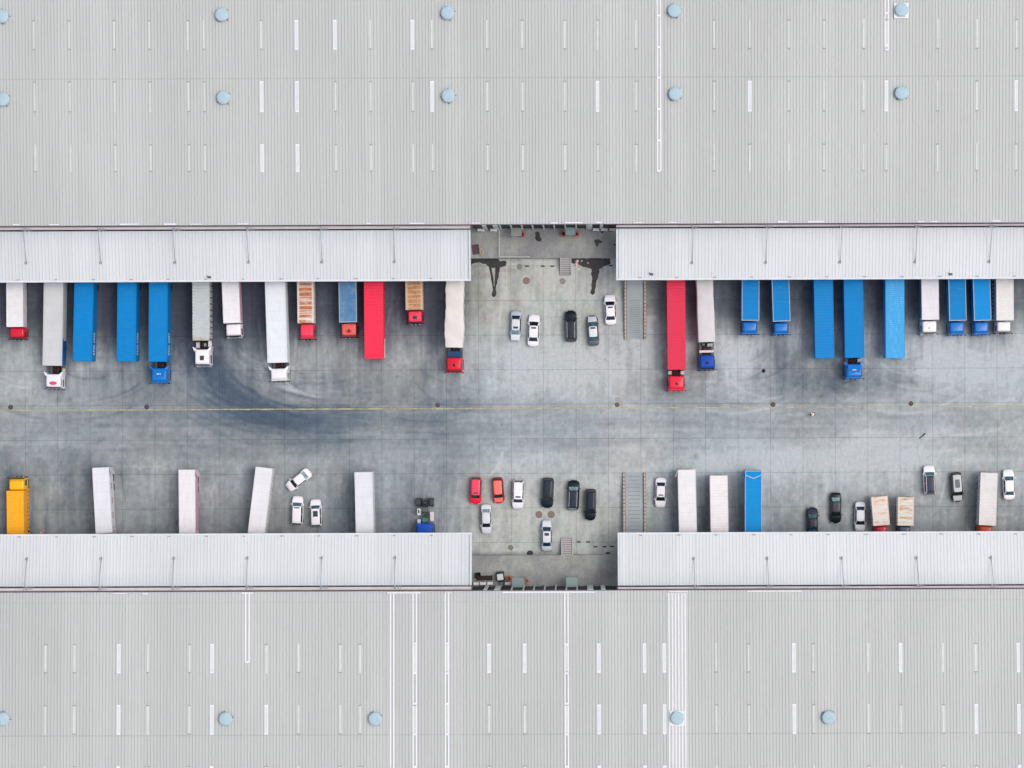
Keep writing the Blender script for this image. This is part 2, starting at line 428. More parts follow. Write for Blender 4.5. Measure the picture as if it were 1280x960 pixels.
    at = me.color_attributes.new('stain_and_shade', 'FLOAT_COLOR', 'POINT'); at.data.foreach_set('color', full.reshape(-1).astype(np.float32))
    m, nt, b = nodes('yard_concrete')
    a = nt.nodes.new('ShaderNodeAttribute'); a.attribute_name = 'stain_and_shade'
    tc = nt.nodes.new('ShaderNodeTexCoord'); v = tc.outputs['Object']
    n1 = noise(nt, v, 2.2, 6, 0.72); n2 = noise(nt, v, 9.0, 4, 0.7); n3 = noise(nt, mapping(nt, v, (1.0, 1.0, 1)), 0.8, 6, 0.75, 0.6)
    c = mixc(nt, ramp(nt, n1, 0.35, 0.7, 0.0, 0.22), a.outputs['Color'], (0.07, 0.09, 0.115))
    c = mixc(nt, ramp(nt, n2, 0.45, 0.75, 0.0, 0.22), c, (0.6, 0.6, 0.6))
    n4 = noise(nt, mapping(nt, v, (3.2, .35, 1)), 1.0, 6, 0.75); n5 = noise(nt, mapping(nt, v, (.3, 2.6, 1)), 1.0, 6, 0.78)
    c = mixc(nt, ramp(nt, n4, 0.52, 0.74, 0.0, 0.28), c, (0.085, 0.09, 0.105)); c = mixc(nt, ramp(nt, n5, 0.56, 0.76, 0.0, 0.30), c, (0.085, 0.095, 0.11))
    c = mixc(nt, ramp(nt, n5, 0.40, 0.24, 0.0, 0.18), c, (0.6, 0.6, 0.6))
    c = mixc(nt, ramp(nt, n3, 0.58, 0.75, 0.0, 0.22), c, (0.075, 0.10, 0.125))
    br = nt.nodes.new('ShaderNodeTexBrick'); br.offset = 0.0
    for k_, v_ in (('Scale', 1.0), ('Mortar Size', 0.03), ('Brick Width', 4.5), ('Row Height', 4.8), ('Mortar Smooth', 0.3), ('Bias', 0.0)):
        br.inputs[k_].default_value = v_
    br.inputs['Color1'].default_value = (0.965, 0.965, 0.965, 1); br.inputs['Color2'].default_value = (1, 1, 1, 1)
    nt.links.new(mapping(nt, v, (1, 1, 1)), br.inputs['Vector'])
    c = mixc(nt, 0.45, c, br.outputs['Color'], 'MULTIPLY')
    ml = nt.nodes.new('ShaderNodeMath'); ml.operation = 'MULTIPLY'
    nt.links.new(br.outputs['Fac'], ml.inputs[0]); nt.links.new(ramp(nt, n3, 0.46, 0.68, 0.0, 0.2), ml.inputs[1])
    c = mixc(nt, ml.outputs[0], c, (0.06, 0.065, 0.075))
    nt.links.new(c, b.inputs['Base Color']); b.inputs['Roughness'].default_value = 0.85
    bp = nt.nodes.new('ShaderNodeBump'); bp.inputs['Strength'].default_value = 0.15; bp.inputs['Distance'].default_value = 0.02
    nt.links.new(n2, bp.inputs['Height']); nt.links.new(bp.outputs[0], b.inputs['Normal'])
    me.materials.append(m)
    o = bpy.data.objects.new('ground', me); COL.objects.link(o); o['kind'] = 'structure'
build_ground()

# worn yellow line along the driveway
def worn(rgb, lo, hi):
    m, nt, b = nodes('worn_marking_paint')
    tc = nt.nodes.new('ShaderNodeTexCoord'); v = tc.outputs['Object']
    n = noise(nt, mapping(nt, v, (0.25, 1.5, 1)), 2.0, 6, 0.8)
    nt.links.new(mixc(nt, ramp(nt, noise(nt, v, 3, 3), .4, .7), lin(rgb), tuple(x * .75 for x in lin(rgb))), b.inputs['Base Color'])
    nt.links.new(ramp(nt, n, lo, hi, 0.0, 0.9), b.inputs['Alpha']); b.inputs['Roughness'].default_value = .8
    return m
mb = MB(); x0, y0 = P(-40, 513.2); x1, y1 = P(1320, 507.5)
mb.grid(lambda u, v: (x0 + (x1 - x0) * u, y0 + (y1 - y0) * u + (v - .5) * 0.17, 0.006), 60, 1)
tag(mb.build('yellow_lane_line', worn((205, 196, 150), .34, .56)), kind='structure')

# wet patches
def puddle(pts, h, jag=0.12, dz=0.0):
    Q = [P(a, b, h) for a, b in pts]; out = []; R = random.Random(len(pts) * 7 + int(pts[0][0]))
    for i in range(len(Q)):
        a, b = Q[i], Q[(i + 1) % len(Q)]; d = math.hypot(b[0] - a[0], b[1] - a[1]); n = max(1, int(d / 0.25))
        for k in range(n):
            t = k / n; j = jag if k else 0
            out.append((a[0] + (b[0] - a[0]) * t + R.uniform(-j, j), a[1] + (b[1] - a[1]) * t + R.uniform(-j, j)))
    for _ in range(2):
        out = [q for i in range(len(out)) for q in ((out[i][0] * .75 + out[(i + 1) % len(out)][0] * .25, out[i][1] * .75 + out[(i + 1) % len(out)][1] * .25), (out[i][0] * .25 + out[(i + 1) % len(out)][0] * .75, out[i][1] * .25 + out[(i + 1) % len(out)][1] * .75))]
    bm = bmesh.new(); vs = [bm.verts.new((x, y, h + .008 + dz)) for x, y in out]; f = bm.faces.new(vs)
    bmesh.ops.triangulate(bm, faces=[f]); me = bpy.data.meshes.new('puddle'); bm.to_mesh(me); bm.free()
    me.materials.append(WET); o = bpy.data.objects.new('puddle', me); COL.objects.link(o); o['kind'] = 'structure'
m, nt, b = nodes('wet_concrete')
v = objvec(nt, False); nt.links.new(mixc(nt, ramp(nt, noise(nt, v, 1.5, 5), .35, .7), lin((34, 36, 40)), lin((62, 60, 60))), b.inputs['Base Color'])
b.inputs['Roughness'].default_value = 0.35; b.inputs['Specular IOR Level'].default_value = .25; WET = m
puddle([(588.5, 322.8), (623, 322.8), (624, 326), (633, 327), (632.5, 332), (628, 333.5), (624, 335), (618, 334.5), (612, 334), (607, 329.5), (600, 327.8), (594, 328.6), (588.5, 332)], 0)
puddle([(619, 334), (625, 334), (623.6, 344), (621.6, 354), (619.6, 362), (620.6, 367), (619.4, 370.6), (616.6, 371.6), (614.4, 369), (615.4, 365), (618, 358), (618.6, 346)], 0, .07, .003)
puddle([(610.5, 332), (614, 334), (615.6, 343), (617.2, 352), (617.6, 361), (616.2, 362), (614.6, 352), (612.8, 342)], 0, .05, .006)
puddle([(714, 323), (763, 323), (763, 330), (756, 332), (749, 336), (748, 346), (745, 358), (744, 366), (741, 369), (737.5, 366), (740, 360), (740, 345), (739, 336), (732, 334), (724, 331), (714, 329)], 0)
DOCK = 1.3
puddle([(668.5, 290.5), (671.5, 289), (674.5, 291), (675, 296), (677.5, 299), (676, 302), (671, 301.5), (668.5, 298), (669.5, 294)], DOCK, .04)
puddle([(743, 299.5), (749, 299), (753.5, 302.5), (752, 304), (749, 303.5), (747.5, 308), (745, 308), (744, 304), (742.5, 302)], DOCK, .04)
puddle([(767, 305), (769.5, 304), (769.5, 307), (767.5, 307)], DOCK, .03)
puddle([(750.5, 289), (755, 289), (753, 292), (751, 291)], DOCK, .03)
puddle([(658, 692), (660, 688), (665, 688), (667, 692), (665, 693.5), (659, 693.5)], 0, .05)
puddle([(757, 692.5), (757, 690), (763, 690), (763, 692.5)], 0, .03)

# ------------------------------------------------------------------ warehouses
EAVE = 10.0; SLOPE = 0.045; PITCH = 0.4335
def warehouse(upper):
    sg = 1 if upper else -1
    ex, ey = P(720, 279.9 if upper else 738.3, EAVE)
    far = ey + sg * 95
    wb_x0, wb_x1 = -135.0, 115.0
    W = empty('warehouse', (0, ey, 0))
    tag(W, 'long grey ribbed-roof warehouse along the top of the yard' if upper else 'long grey ribbed-roof warehouse along the bottom of the yard', 'warehouse')
    zr = lambda Y: EAVE + SLOPE * abs(Y)          # Y local (from eave)
    lap = (P(600, 97, EAVE + 1)[1] - ey) if upper else (P(600, 918, EAVE + .8)[1] - ey)
    laps = [(lap, 0.13, 0.26)] if upper else [(lap, 0.13, 0.26), (P(600, 752, EAVE)[1] - ey, 0.12, 0.12)]
    mat = ribbed_roof('grey_ribbed_roof', (193, 196, 195), PITCH, 0.27, laps, 0.6, (-1, 14, 0.0, (200, 200, 196)))
    # roof sheet with real ribs
    n = int((wb_x1 - wb_x0) / PITCH); ys = [0, 20, 21, 55, 95]
    prof = []
    for i in range(n):
        x = (round(wb_x0 / PITCH) + i) * PITCH
        prof += [(x, 0), (x + PITCH * .66, 0), (x + PITCH * .76, .03), (x + PITCH * .88, .03), (x + PITCH * .98, 0)]
    mb = MB(); vs = []; fs = []
    for Y in ys:
        for x, dz in prof: vs.append((x, sg * Y, zr(Y) + dz))
    m_ = len(prof)
    for j in range(len(ys) - 1):
        for i in range(m_ - 1): fs.append((j * m_ + i, j * m_ + i + 1, (j + 1) * m_ + i + 1, (j + 1) * m_ + i))
    mb.add(vs, fs); mb.build('roof', mat, W)
    # walls
    wall = concrete((205, 202, 200), .6, .12)
    mb = MB(); yy = sorted((sg * .12, sg * .42))
    mb.box(wb_x0 + .5, wb_x1 - .5, yy[0], yy[1], 0, EAVE - .06)
    yy = sorted((sg * 94.6, sg * 94.9)); mb.box(wb_x0 + .5, wb_x1 - .5, yy[0], yy[1], 0, zr(94) - .3)
    for xx in (wb_x0 + .5, wb_x1 - .8):
        yy = sorted((sg * .43, sg * 94.5)); mb.box(xx, xx + .3, yy[0], yy[1], 0, EAVE - .1)
    mb.build('wall', wall, W)
    # eave gutter
    mb = MB(); yy = sorted((-sg * .09, sg * .03)); mb.box(wb_x0, wb_x1, yy[0], yy[1], EAVE - .22, EAVE - .05)
    mb.build('eave_gutter', paint((104, 96, 102), .5, .5, sc=.4), W)
    # dock platform
    px_edge = 322.6 if upper else 694.0
    ed = P(680, px_edge, DOCK)[1] - ey
    mb = MB(); yy = sorted((ed, sg * .10)); mb.box(wb_x0 + .5, wb_x1 - .5, yy[0], yy[1], -.05, DOCK, None, .04)
    mb.build('dock_platform', dockmat(), W)
    # rubber bumpers along the dock edge, under the canopies
    for xx in range(-78, 62, 4):
        if -15 < xx < 7: continue
        yy = sorted((ed - sg * .12, ed + sg * .01)); mb = MB(); mb.box(xx, xx + .3, yy[0], yy[1], .8, 1.2); mb.build('dock_bumper', RUB, W)
    # wall bays seen in the gap between the canopies
    if upper:
        posts = [624.9, 638.4, 652.1, 665.5, 679.2, 692.6, 706.4, 720.2, 733.8]
    else:
        posts = [639.5, 654.2, 667.2, 680.8, 694.5, 708.0, 721.4, 734.9]
    posts = [P(p, 282 if upper else 735, 8)[0] for p in posts]
    rx0, rx1 = P(590, 280 if upper else 736, 6)[0], P(771, 280 if upper else 736, 6)[0]
    mb = MB(); yy = sorted((sg * .055, sg * .118))
    mb.box(rx0, rx1, yy[0], yy[1], DOCK + .15, EAVE - .4); mb.build('window_band', paint((30, 36, 48), .5, .3), W)
    for x in posts:
        mb = MB(); yy = sorted((-sg * .14, sg * .05)); mb.box(x - .09, x + .09, yy[0], yy[1], DOCK, EAVE - .3)
        mb.build('mullion', paint((216, 222, 222), .6, .2), W)
    # canopies
    ends = ((-1, 588.7 if upper else 589.8), (1, 770.2 if upper else 772.0))
    for side, pxe in ends:
        fy_px = (350.0 if side < 0 else 347.2) if upper else (669.0 if side < 0 else 667.0)
        HC0, HC1 = 7.9, 6.9
        cmid = 300 if side < 0 else 1020
        yf = P(cmid, fy_px, HC1)[1] - ey
        yb = P(cmid, (288.5 if side < 0 else 285.0) if upper else (732.3 if side < 0 else 731.0), HC0)[1] - ey
        xe = P(pxe, fy_px, HC1)[0]
        xa, xb = (wb_x0 + 5, xe) if side < 0 else (xe, wb_x1 - 5)
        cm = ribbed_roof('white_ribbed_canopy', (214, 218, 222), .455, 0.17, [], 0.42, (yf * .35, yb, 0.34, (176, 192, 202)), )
        c = empty('canopy', (0, 0, 0), parent=W)
        prof = []; q = .455; i0 = math.ceil((xa + .3) / q); i1 = int((xb - .5) / q)
        for i in range(i0, i1):
            x = i * q; prof += [(x, 0), (x + q * .66, 0), (x + q * .76, .022), (x + q * .88, .022), (x + q * .98, 0)]
        mb = MB(); vs = []; fs = []; m_ = len(prof)
        for Y, z in ((yb, HC0), ((yb + yf) / 2, (HC0 + HC1) / 2), (yf, HC1)):
            for x, dz in prof: vs.append((x, Y, z + dz))
        for j in range(2):
            for i in range(m_ - 1): fs.append((j * m_ + i, j * m_ + i + 1, (j + 1) * m_ + i + 1, (j + 1) * m_ + i))
        for Y, z in ((yb, HC0), (yf, HC1)): pass
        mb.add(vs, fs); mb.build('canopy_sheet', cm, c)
        # soffit + edge gutter
        mb = MB()
        o = -sg
        pr = [(xa, yb, HC0 - .12), (xb, yb, HC0 - .12), (xb, yf, HC1 - .12), (xa, yf, HC1 - .12)]
        lo = [(x, y, z - .22) for x, y, z in pr]
        mb.add(pr + lo, [(0, 1, 2, 3), (7, 6, 5, 4), (0, 4, 5, 1), (1, 5, 6, 2), (2, 6, 7, 3), (3, 7, 4, 0)])
        mb.build('soffit', paint((200, 205, 212), .6, .2), c)
        mb = MB()
        g0, g1 = sorted((yf, yf + o * .24)); mb.box(xa, xb, g0, g1, HC1 - .30, HC1 + .07, None, .02)
        mb.build('front_gutter', paint((226, 229, 234), .45, .3, sc=.8), c)
        for xx, d in ((xa, 0), (xb - .26, 0)):
            mb = MB(); a0, a1 = (yb, yf)
            vs = [(xx, a0, HC0 + .1), (xx + .26, a0, HC0 + .1), (xx + .26, a1, HC1 + .1), (xx, a1, HC1 + .1)]
            vs += [(x, y, z - .4) for x, y, z in vs]
            mb.add(vs, [(0, 1, 2, 3), (7, 6, 5, 4), (0, 4, 5, 1), (1, 5, 6, 2), (2, 6, 7, 3), (3, 7, 4, 0)])
            mb.build('end_flashing', paint((214, 222, 230), .45, .2), c)
        # ledge between wall and canopy
        mb = MB(); l0, l1 = sorted((-sg * .05, yb + sg * .21)); 
        mb.box(xa, xb - .05 if side < 0 else xb, l0, l1, HC0 - .25, HC0 + .15)
        mb.build('wall_ledge', paint((228, 220, 222), .6, .35, sc=.35, dirtc=(120, 70, 70)), c)
        # tie rods with their brackets
        if side < 0: rods = [-60, 31.7, 125, 218, 310, 402, 493] if upper else [-60, 33, 126, 217, 309, 402, 494]
        else: rods = [865.7, 958, 1051, 1145, 1238, 1330] if upper else [868, 960, 1053, 1147, 1240, 1333]
        yr = P(cmid, 327.5 if upper else 697.5, 7.4)[1] - ey
        for rp in rods:
            x = P(rp, 285 if upper else 735, 8)[0]
            zt = HC0 + (HC1 - HC0) * (yr - yb) / (yf - yb)
            mb = MB(); mb.tube((x, -sg * .2, EAVE - .35), (x, yr, zt + .12), .04)
            r_ = mb.build('tie_rod', paint((150, 160, 170), .5, .2), c)
            mb = MB(); mb.box(x - .09, x + .09, yr - .22, yr + .22, zt - .05, zt + .12)
            mb.box(x - .3, x - .18, yr - .2, yr + .1, zt - .05, zt + .07)
            mb.build('rod_bracket', paint((150, 154, 162), .6, .3), c)
            mb = MB(); a_, b_ = sorted((yb - o * .02 + o * .05, -sg * .22)); mb.box(x - .12, x + .12, a_, b_, HC0 + .12, HC0 + .3)
            mb.box(x + .35, x + .5, a_, b_, HC0 + .12, HC0 + .24)
            if rp > 0: mb.box(x + .7, x + .8, a_, b_, HC0 + .12, HC0 + .2)
            mb.build('wall_bracket', paint((170, 172, 178), .6, .3), c)
        # small spouts and a lamp stub on the edge
        rr = random.Random(int(pxe) + upper)
        xx = xa + 3
        while xx < xb - 2:
            g = yf - o * .02
            a_, b_ = sorted((g - o * .18, g - o * .04))
            if -82 < xx < 64:
                mb = MB(); mb.box(xx, xx + .3 + rr.random() * .2, a_, b_, HC1 + .06, HC1 + .13); mb.build('gutter_strap', paint((170, 172, 180), .6, .3), c)
            xx += 5.1
        for sp in (([261] if side < 0 else [814, 1188]) if upper else ([] if side < 0 else [])):
            x, y = P(sp, 346.5 if sp < 500 else 342.8, HC1 + .3); y -= ey
            mb = MB(); mb.box(x - .12, x + .28, y - .14, y + .14, HC1 + .1, HC1 + .28); mb.tube((x - .2, y, HC1 + .05), (x - .2, y + .2, HC1 + .6), .05)
            mb.build('lamp_stub', paint((96, 98, 108), .6, .3), c)
    # skylights
    pale = paint((215, 221, 215), .4, .35, sc=.7); wide = paint((222, 226, 230), .35, .25, sc=1.2); fr = paint((238, 238, 243), .45, .10)
    cap = paint((164, 168, 162), .7, .3)
    if upper:
        cols = {43: '', 87: '', 143: '', 187: '', 235: '', 255: '', 326.8: '01-', 371: '111', 419: '1..', 463: '', 515.8: '1..', 540: '.1.', 609: '', 653: '', 706: '', 747: '.1.', 795: '', 892.7: '', 937.3: '.1.', 986.3: '', 1030.3: '', 1079.6: '', 1108: '.1.', 1172.3: '', 1221.3: '', 1270.6: '.1.'}
        cols[326.8] = '.11'
        rows = ((25, 62), (101, 139.5), (179.5, 214))
    else:
        cols = {55.8: '', 92: '', 147.6: '111', 184: '', 236: '', 264.4: '111', 332.4: '.1.', 372.6: '', 424.8: '', 449.7: '', 518: '', 558.4: '', 611.2: '1..', 655.8: '1..', 708.3: '', 748.8: '111', 806: '111', 830.7: '111', 895.5: '', 936.3: '', 992.8: '11.', 1017.3: '', 1085.8: '', 1126.4: '1..', 1179.5: '', 1220.5: '.1.', 1274: '111'}
        rows = ((805, 841.5), (881, 918), (957, 994))
    rr = random.Random(3 + upper)
    for cpx, code in cols.items():
        for ri, (ya, yb_) in enumerate(rows):
            dy = -.0012 * (cpx - 640)
            zz = EAVE + 1
            pa = P(cpx, ya + dy, zz); pb = P(cpx, yb_ + dy, zz)
            x = P(cpx, (120 if upper else 860), zz)[0]; a, b_ = sorted((pa[1] - ey, pb[1] - ey))
            isw = len(code) > ri and code[ri] == '1'
            hw = .24 if isw else rr.uniform(.08, .12)
            if not isw and not upper: hw = rr.uniform(.10, .15)
            mb = MB()
            def slab(x0, x1, y0, y1, dz, t, mt):
                vs = [(x0, y0, zr(y0) + dz), (x1, y0, zr(y0) + dz), (x1, y1, zr(y1) + dz), (x0, y1, zr(y1) + dz)]
                vs += [(p, q_, r_ + t) for p, q_, r_ in vs]
                mb.add(vs, [(4, 5, 6, 7), (0, 1, 5, 4), (1, 2, 6, 5), (2, 3, 7, 6), (3, 0, 4, 7)], mt)
            slab(x - hw, x + hw, a, b_, .012, .03, wide if isw else pale)
            if isw:
                for e in (-hw, hw - .07): slab(x + e, x + e + .07, a, b_, .043, .02, fr)
                slab(x - hw, x + hw, a, a + .2, .045, .02, fr); slab(x - hw, x + hw, b_ - .2, b_, .045, .02, fr)
            else:
                if rr.random() < .8: slab(x - hw - .08, x + hw + .12, b_ - .16, b_, .044, .015, cap)
                if rr.random() < .8: slab(x - hw - .08, x + hw + .12, a, a + .16, .044, .015, cap)
            mb.build('skylight', None, W)
    # white painted ribs
    def strip(pxs, y0p, y1p, wid=.17):
        for sp in pxs:
            a, b_ = sorted((P(sp, y0p, EAVE + .6)[1] - ey, P(sp, y1p, EAVE + 1)[1] - ey))
            x = P(sp, 100 if upper else 860, EAVE + 1)[0]; mb = MB()
            for d in (0,):
                vs = [(x - wid / 2, a, zr(a) + .012), (x + wid / 2, a, zr(a) + .012), (x + wid / 2, b_, zr(b_) + .012), (x - wid / 2, b_, zr(b_) + .012)]
                vs += [(p, q_, r_ + .045) for p, q_, r_ in vs]
                mb.add(vs, [(4, 5, 6, 7), (0, 1, 5, 4), (1, 2, 6, 5), (2, 3, 7, 6), (3, 0, 4, 7)])
            mb.build('seam_cover', fr, W)
    def cross(sp, yps, w=.5):
        for yp in yps:
            x, y = P(sp, yp, EAVE + 1); y -= ey; mb = MB(); mb.box(x - w / 2, x + w / 2, y - .12, y + .12, zr(y) + .06, zr(y) + .12); mb.build('seam_joint', fr, W)
    if upper:
        strip((821.8, 825.8), -60, 213); cross(823.7, (20, 59, 97, 136, 175, 213))
        strip((1106.3, 1110.2), -60, 62); cross(1108.2, (17, 57, 62))
    else:
        strip((306.2, 310.7), 741.5, 828); cross(308.4, (828,)); strip((487.6, 491.8), 741.5, 1010)
        strip((516.0, 520.2), 741.5, 1010); cross(518, (805, 842, 880, 918, 958)); strip((556.4, 560.4), 741.5, 1010); cross(558.4, (805, 842, 880, 918, 958))
        strip((706.3, 710.4), 741.5, 1010); cross(708.4, (806, 842, 880, 918, 958)); strip((836.8, 840.9, 844.9, 848.9, 853, 857), 741.5, 1010, .17)
    # flashing patches at the eave
    pt = [(16, 24), (62, 74), (150, 172), (205, 220), (238, 252), (297, 309), (458, 464), (512, 530), (590, 600), (688, 697), (706, 728), (745, 752), (792, 803), (836, 846), (893, 901), (972, 984), (1010, 1030), (1147, 1156), (1164, 1172), (1240, 1250)] if upper else [(141, 156), (178, 183), (302, 315), (484, 524), (556, 562), (628, 742), (836, 858), (934, 1000)]
    for a, b_ in pt:
        xa_, y_ = P(a, 278 if upper else 741, EAVE); xb_, _ = P(b_, 278, EAVE); y_ = sg * rr.uniform(.06, .1)
        mb = MB(); q0, q1 = sorted((y_, y_ + sg * rr.uniform(.10, .22))); mb.box(xa_, xb_, q0, q1, EAVE + .03, EAVE + .1); mb.build('eave_flashing', paint((232, 232, 238), .5, .3), W)
    # domed roof vents
    vs_ = [(2, 20), (2, 123.5), (277, 18), (278.3, 121.2), (559.4, 16), (560, 119), (843, 13), (844.3, 116.5), (1127.2, 12), (1127.8, 115.5)] if upper else [(2, 899.5), (281, 899.5), (468.5, 899.5), (846.8, 898.3), (1036.5, 897.8)]
    for i, (vx, vy) in enumerate(vs_):
        h = EAVE + 1 + .9; x, y = P(vx, vy, h); y -= ey; zb = zr(y)
        sq = (vx, vy) in ((1127.2, 12), (846.8, 898.3))
        v = empty('roof_vent', (x, y, zb), rr.uniform(0, 6), W)
        vm = paint((178, 204, 216), .5, .35, sc=1.5)
        mb = MB(); rings = []
        for r, z in ((.62, 0), (.62, .45), (.87, .48), (.9, .56), (.84, .64), (.7, .68), (.4, .71), (.1, .72)):
            rings.append([(r * math.cos(t), r * math.sin(t), z) for t in [2 * math.pi * k / 28 for k in range(28)]])
        mb.loft(rings, vm); mb.build('vent_hood', None, v, True)
        mb = MB()
        for k in range(4):
            t = k * math.pi / 2 + .5; mb.tube((.85 * math.cos(t), .85 * math.sin(t), .5), (1.05 * math.cos(t), 1.05 * math.sin(t), .02), .035, DARK, 6)
        if not sq: mb.box(-.72, .72, -.72, .72, .0, .12, paint((170, 178, 182), .5, .3))
        mb.build('vent_stay', None, v)
        if sq:
            mb = MB(); mb.box(-.98, .98, -1.1, .95, .06, .2, fr); k = mb.build('vent_curb', None, v); k.rotation_euler.z = -v.rotation_euler.z
    return W, ey

def _unused(): pass
def dockmat():
    key = 'dockmat'
    if key in MATS: return MATS[key]
    m, nt, b = nodes('dock_concrete')
    tc = nt.nodes.new('ShaderNodeTexCoord'); v = tc.outputs['Object']
    a = mixc(nt, ramp(nt, noise(nt, v, .22, 4, .6), .35, .65), lin((142, 142, 144)), lin((172, 176, 171)))
    a = mixc(nt, ramp(nt, noise(nt, mapping(nt, v, (1, .6, 1), ), .5, 6, .7, .5), .45, .7, 0, .5), a, lin((104, 104, 112)))
    a = mixc(nt, ramp(nt, noise(nt, v, 4, 4, .7), .4, .7, 0, .3), a, lin((90, 90, 94)))
    nt.links.new(a, b.inputs['Base Color']); b.inputs['Roughness'].default_value = .8
    MATS[key] = m; return m

UP, EYU = warehouse(True)
LO, EYL = warehouse(False)

# entrance porches in the gap (parts of their warehouse)
def porch(W, ey, x0p, x1p, y0p, y1p, h, rgb, sg):
    (xa, ya), (xb, yb) = P(x0p, y0p, h), P(x1p, y1p, h)
    ya -= ey; yb -= ey; y0, y1 = min(ya, yb), max(ya, yb)
    if sg > 0: y1 = 0.0 - .02
    else: y0 = .02
    p = empty('entrance_porch', (0, 0, 0), parent=W)
    mb = MB(); mb.box(min(xa, xb), max(xa, xb), y0, y1, h - .12, h, None, .03); mb.build('porch_roof', paint(rgb, .4, .4, sc=1.0), p)
    mb = MB(); yo = y0 + .08 if sg > 0 else y1 - .08
    for x in (min(xa, xb) + .08, max(xa, xb) - .08): mb.tube((x, yo, DOCK), (x, yo, h - .12), .04)
    mb.build('porch_post', STEEL, p)
porch(UP, EYU, 706.8, 719.3, 281, 293.6, 4.2, (132, 158, 156), 1)
porch(UP, EYU, 638.5, 652.5, 281, 295, 3.8, (150, 156, 150), 1)
porch(LO, EYL, 640, 655.5, 737, 722.3, 4.2, (136, 156, 158), -1)
porch(LO, EYL, 707.6, 722.3, 737, 721.8, 4.2, (140, 164, 158), -1)

# wall-mounted awning boxes and standing condensers
def condenser(px, py, wpx, label, wall=False, W=None, ey=0, sg=1):
    h = 6.0 if wall else DOCK + .9
    x, y = P(px, py, h); hw = wpx / S / 2
    e = empty('air_conditioner', (x, y, DOCK if not wall else h - .75))
    tag(e, label, 'air conditioner', 'air conditioning units along the dock wall')
    H0 = .85
    mb = MB(); mb.box(-hw, hw, -.2, .2, .06, H0, None, .03); mb.build('casing', WHITE, e)
    mb = MB(); f = -sg * .2
    mb.tube((-hw * .3, f, .48), (-hw * .3, f - sg * .03, .48), min(.3, hw * .7), DARK, 16); mb.build('fan_grille', DARK, e)
    mb = MB()
    for q in (-hw * .8, hw * .8 - .06): mb.box(q, q + .06, -.22, .22, 0, .058)
    mb.build('foot', STEEL, e)
    return e
condenser(601, 287.3, 8.5, 'leftmost white air conditioner on the upper dock, below the top roof edge', sg=1)
condenser(617, 287.3, 8.5, 'white air conditioner just left of the dock guard rail, upper dock', sg=1)
condenser(745, 286.8, 8, 'white air conditioner on the upper dock, left one of the three at its right end', sg=1)
condenser(755.6, 286.8, 8, 'white air conditioner on the upper dock, middle of the three at its right end', sg=1)
condenser(765.5, 287, 7.5, 'white air conditioner against the right canopy end on the upper dock', sg=1)
condenser(595, 729.8, 6.5, 'white air conditioner on the lower dock next to the left canopy end', sg=-1)
condenser(603.6, 729.6, 8, 'white air conditioner on the lower dock, behind the dark flat trolley', sg=-1)
condenser(612.5, 729.2, 7, 'white air conditioner on the lower dock, between trolley and forklift', sg=-1)
condenser(634.5, 729.6, 6.5, 'white air conditioner on the lower dock, between forklift and porch', sg=-1)

# sloping white panels fixed to the wall beside the windows
def wallpanel(W, ey, px0, px1, sg):
    h = 7.5
    xa = P(px0, 282 if sg > 0 else 735, 6)[0]; xb = P(px1, 282 if sg > 0 else 735, 6)[0]
    mb = MB(); y0, y1 = sorted((-sg * .02, -sg * .17)); mb.box(xa, xb, y0, y1, DOCK + .5, EAVE - .4, None, .02)
    mb.build('wall_panel', paint((214, 222, 224), .5, .25), W)
for a, b_ in ((603.4, 608.4), (616.5, 623), (734.8, 740.2), (749.6, 753.5)): wallpanel(UP, EYU, a, b_, 1)
for a, b_ in ((605.5, 610), (618.6, 626), (735.5, 741.5), (751, 756.5)): wallpanel(LO, EYL, a, b_, -1)

# guard rail on upper dock
def rail(pts, label, name='guard_rail', z0=DOCK, hh=1.0, rgb=(214, 214, 204)):
    c = V(*pts[0], z0); e = empty(name, c); tag(e, label, 'railing')
    Q = [V(a, b, z0) - c for a, b in pts]
    mb = MB()
    for a, b in zip(Q[:-1], Q[1:]):
        mb.tube(a + Vector((0, 0, hh)), b + Vector((0, 0, hh)), .05); mb.tube(a + Vector((0, 0, hh * .5)), b + Vector((0, 0, hh * .5)), .03)
    mb.build('handrail', paint(rgb, .5, .2), e)
    for a, b in zip(Q[:-1], Q[1:]):
        n = max(1, int((b - a).length / 1.1))
        for i in range(n + (1 if b is Q[-1] else 0)):
            p = a.lerp(b, i / n); m_ = MB(); m_.tube(p, p + Vector((0, 0, hh)), .035); m_.build('post', paint(rgb, .5, .2), e)
rail([(624.6, 286), (624.3, 321.6), (662.5, 321.6)], 'thin pale guard rail crossing the upper dock and turning along its edge')

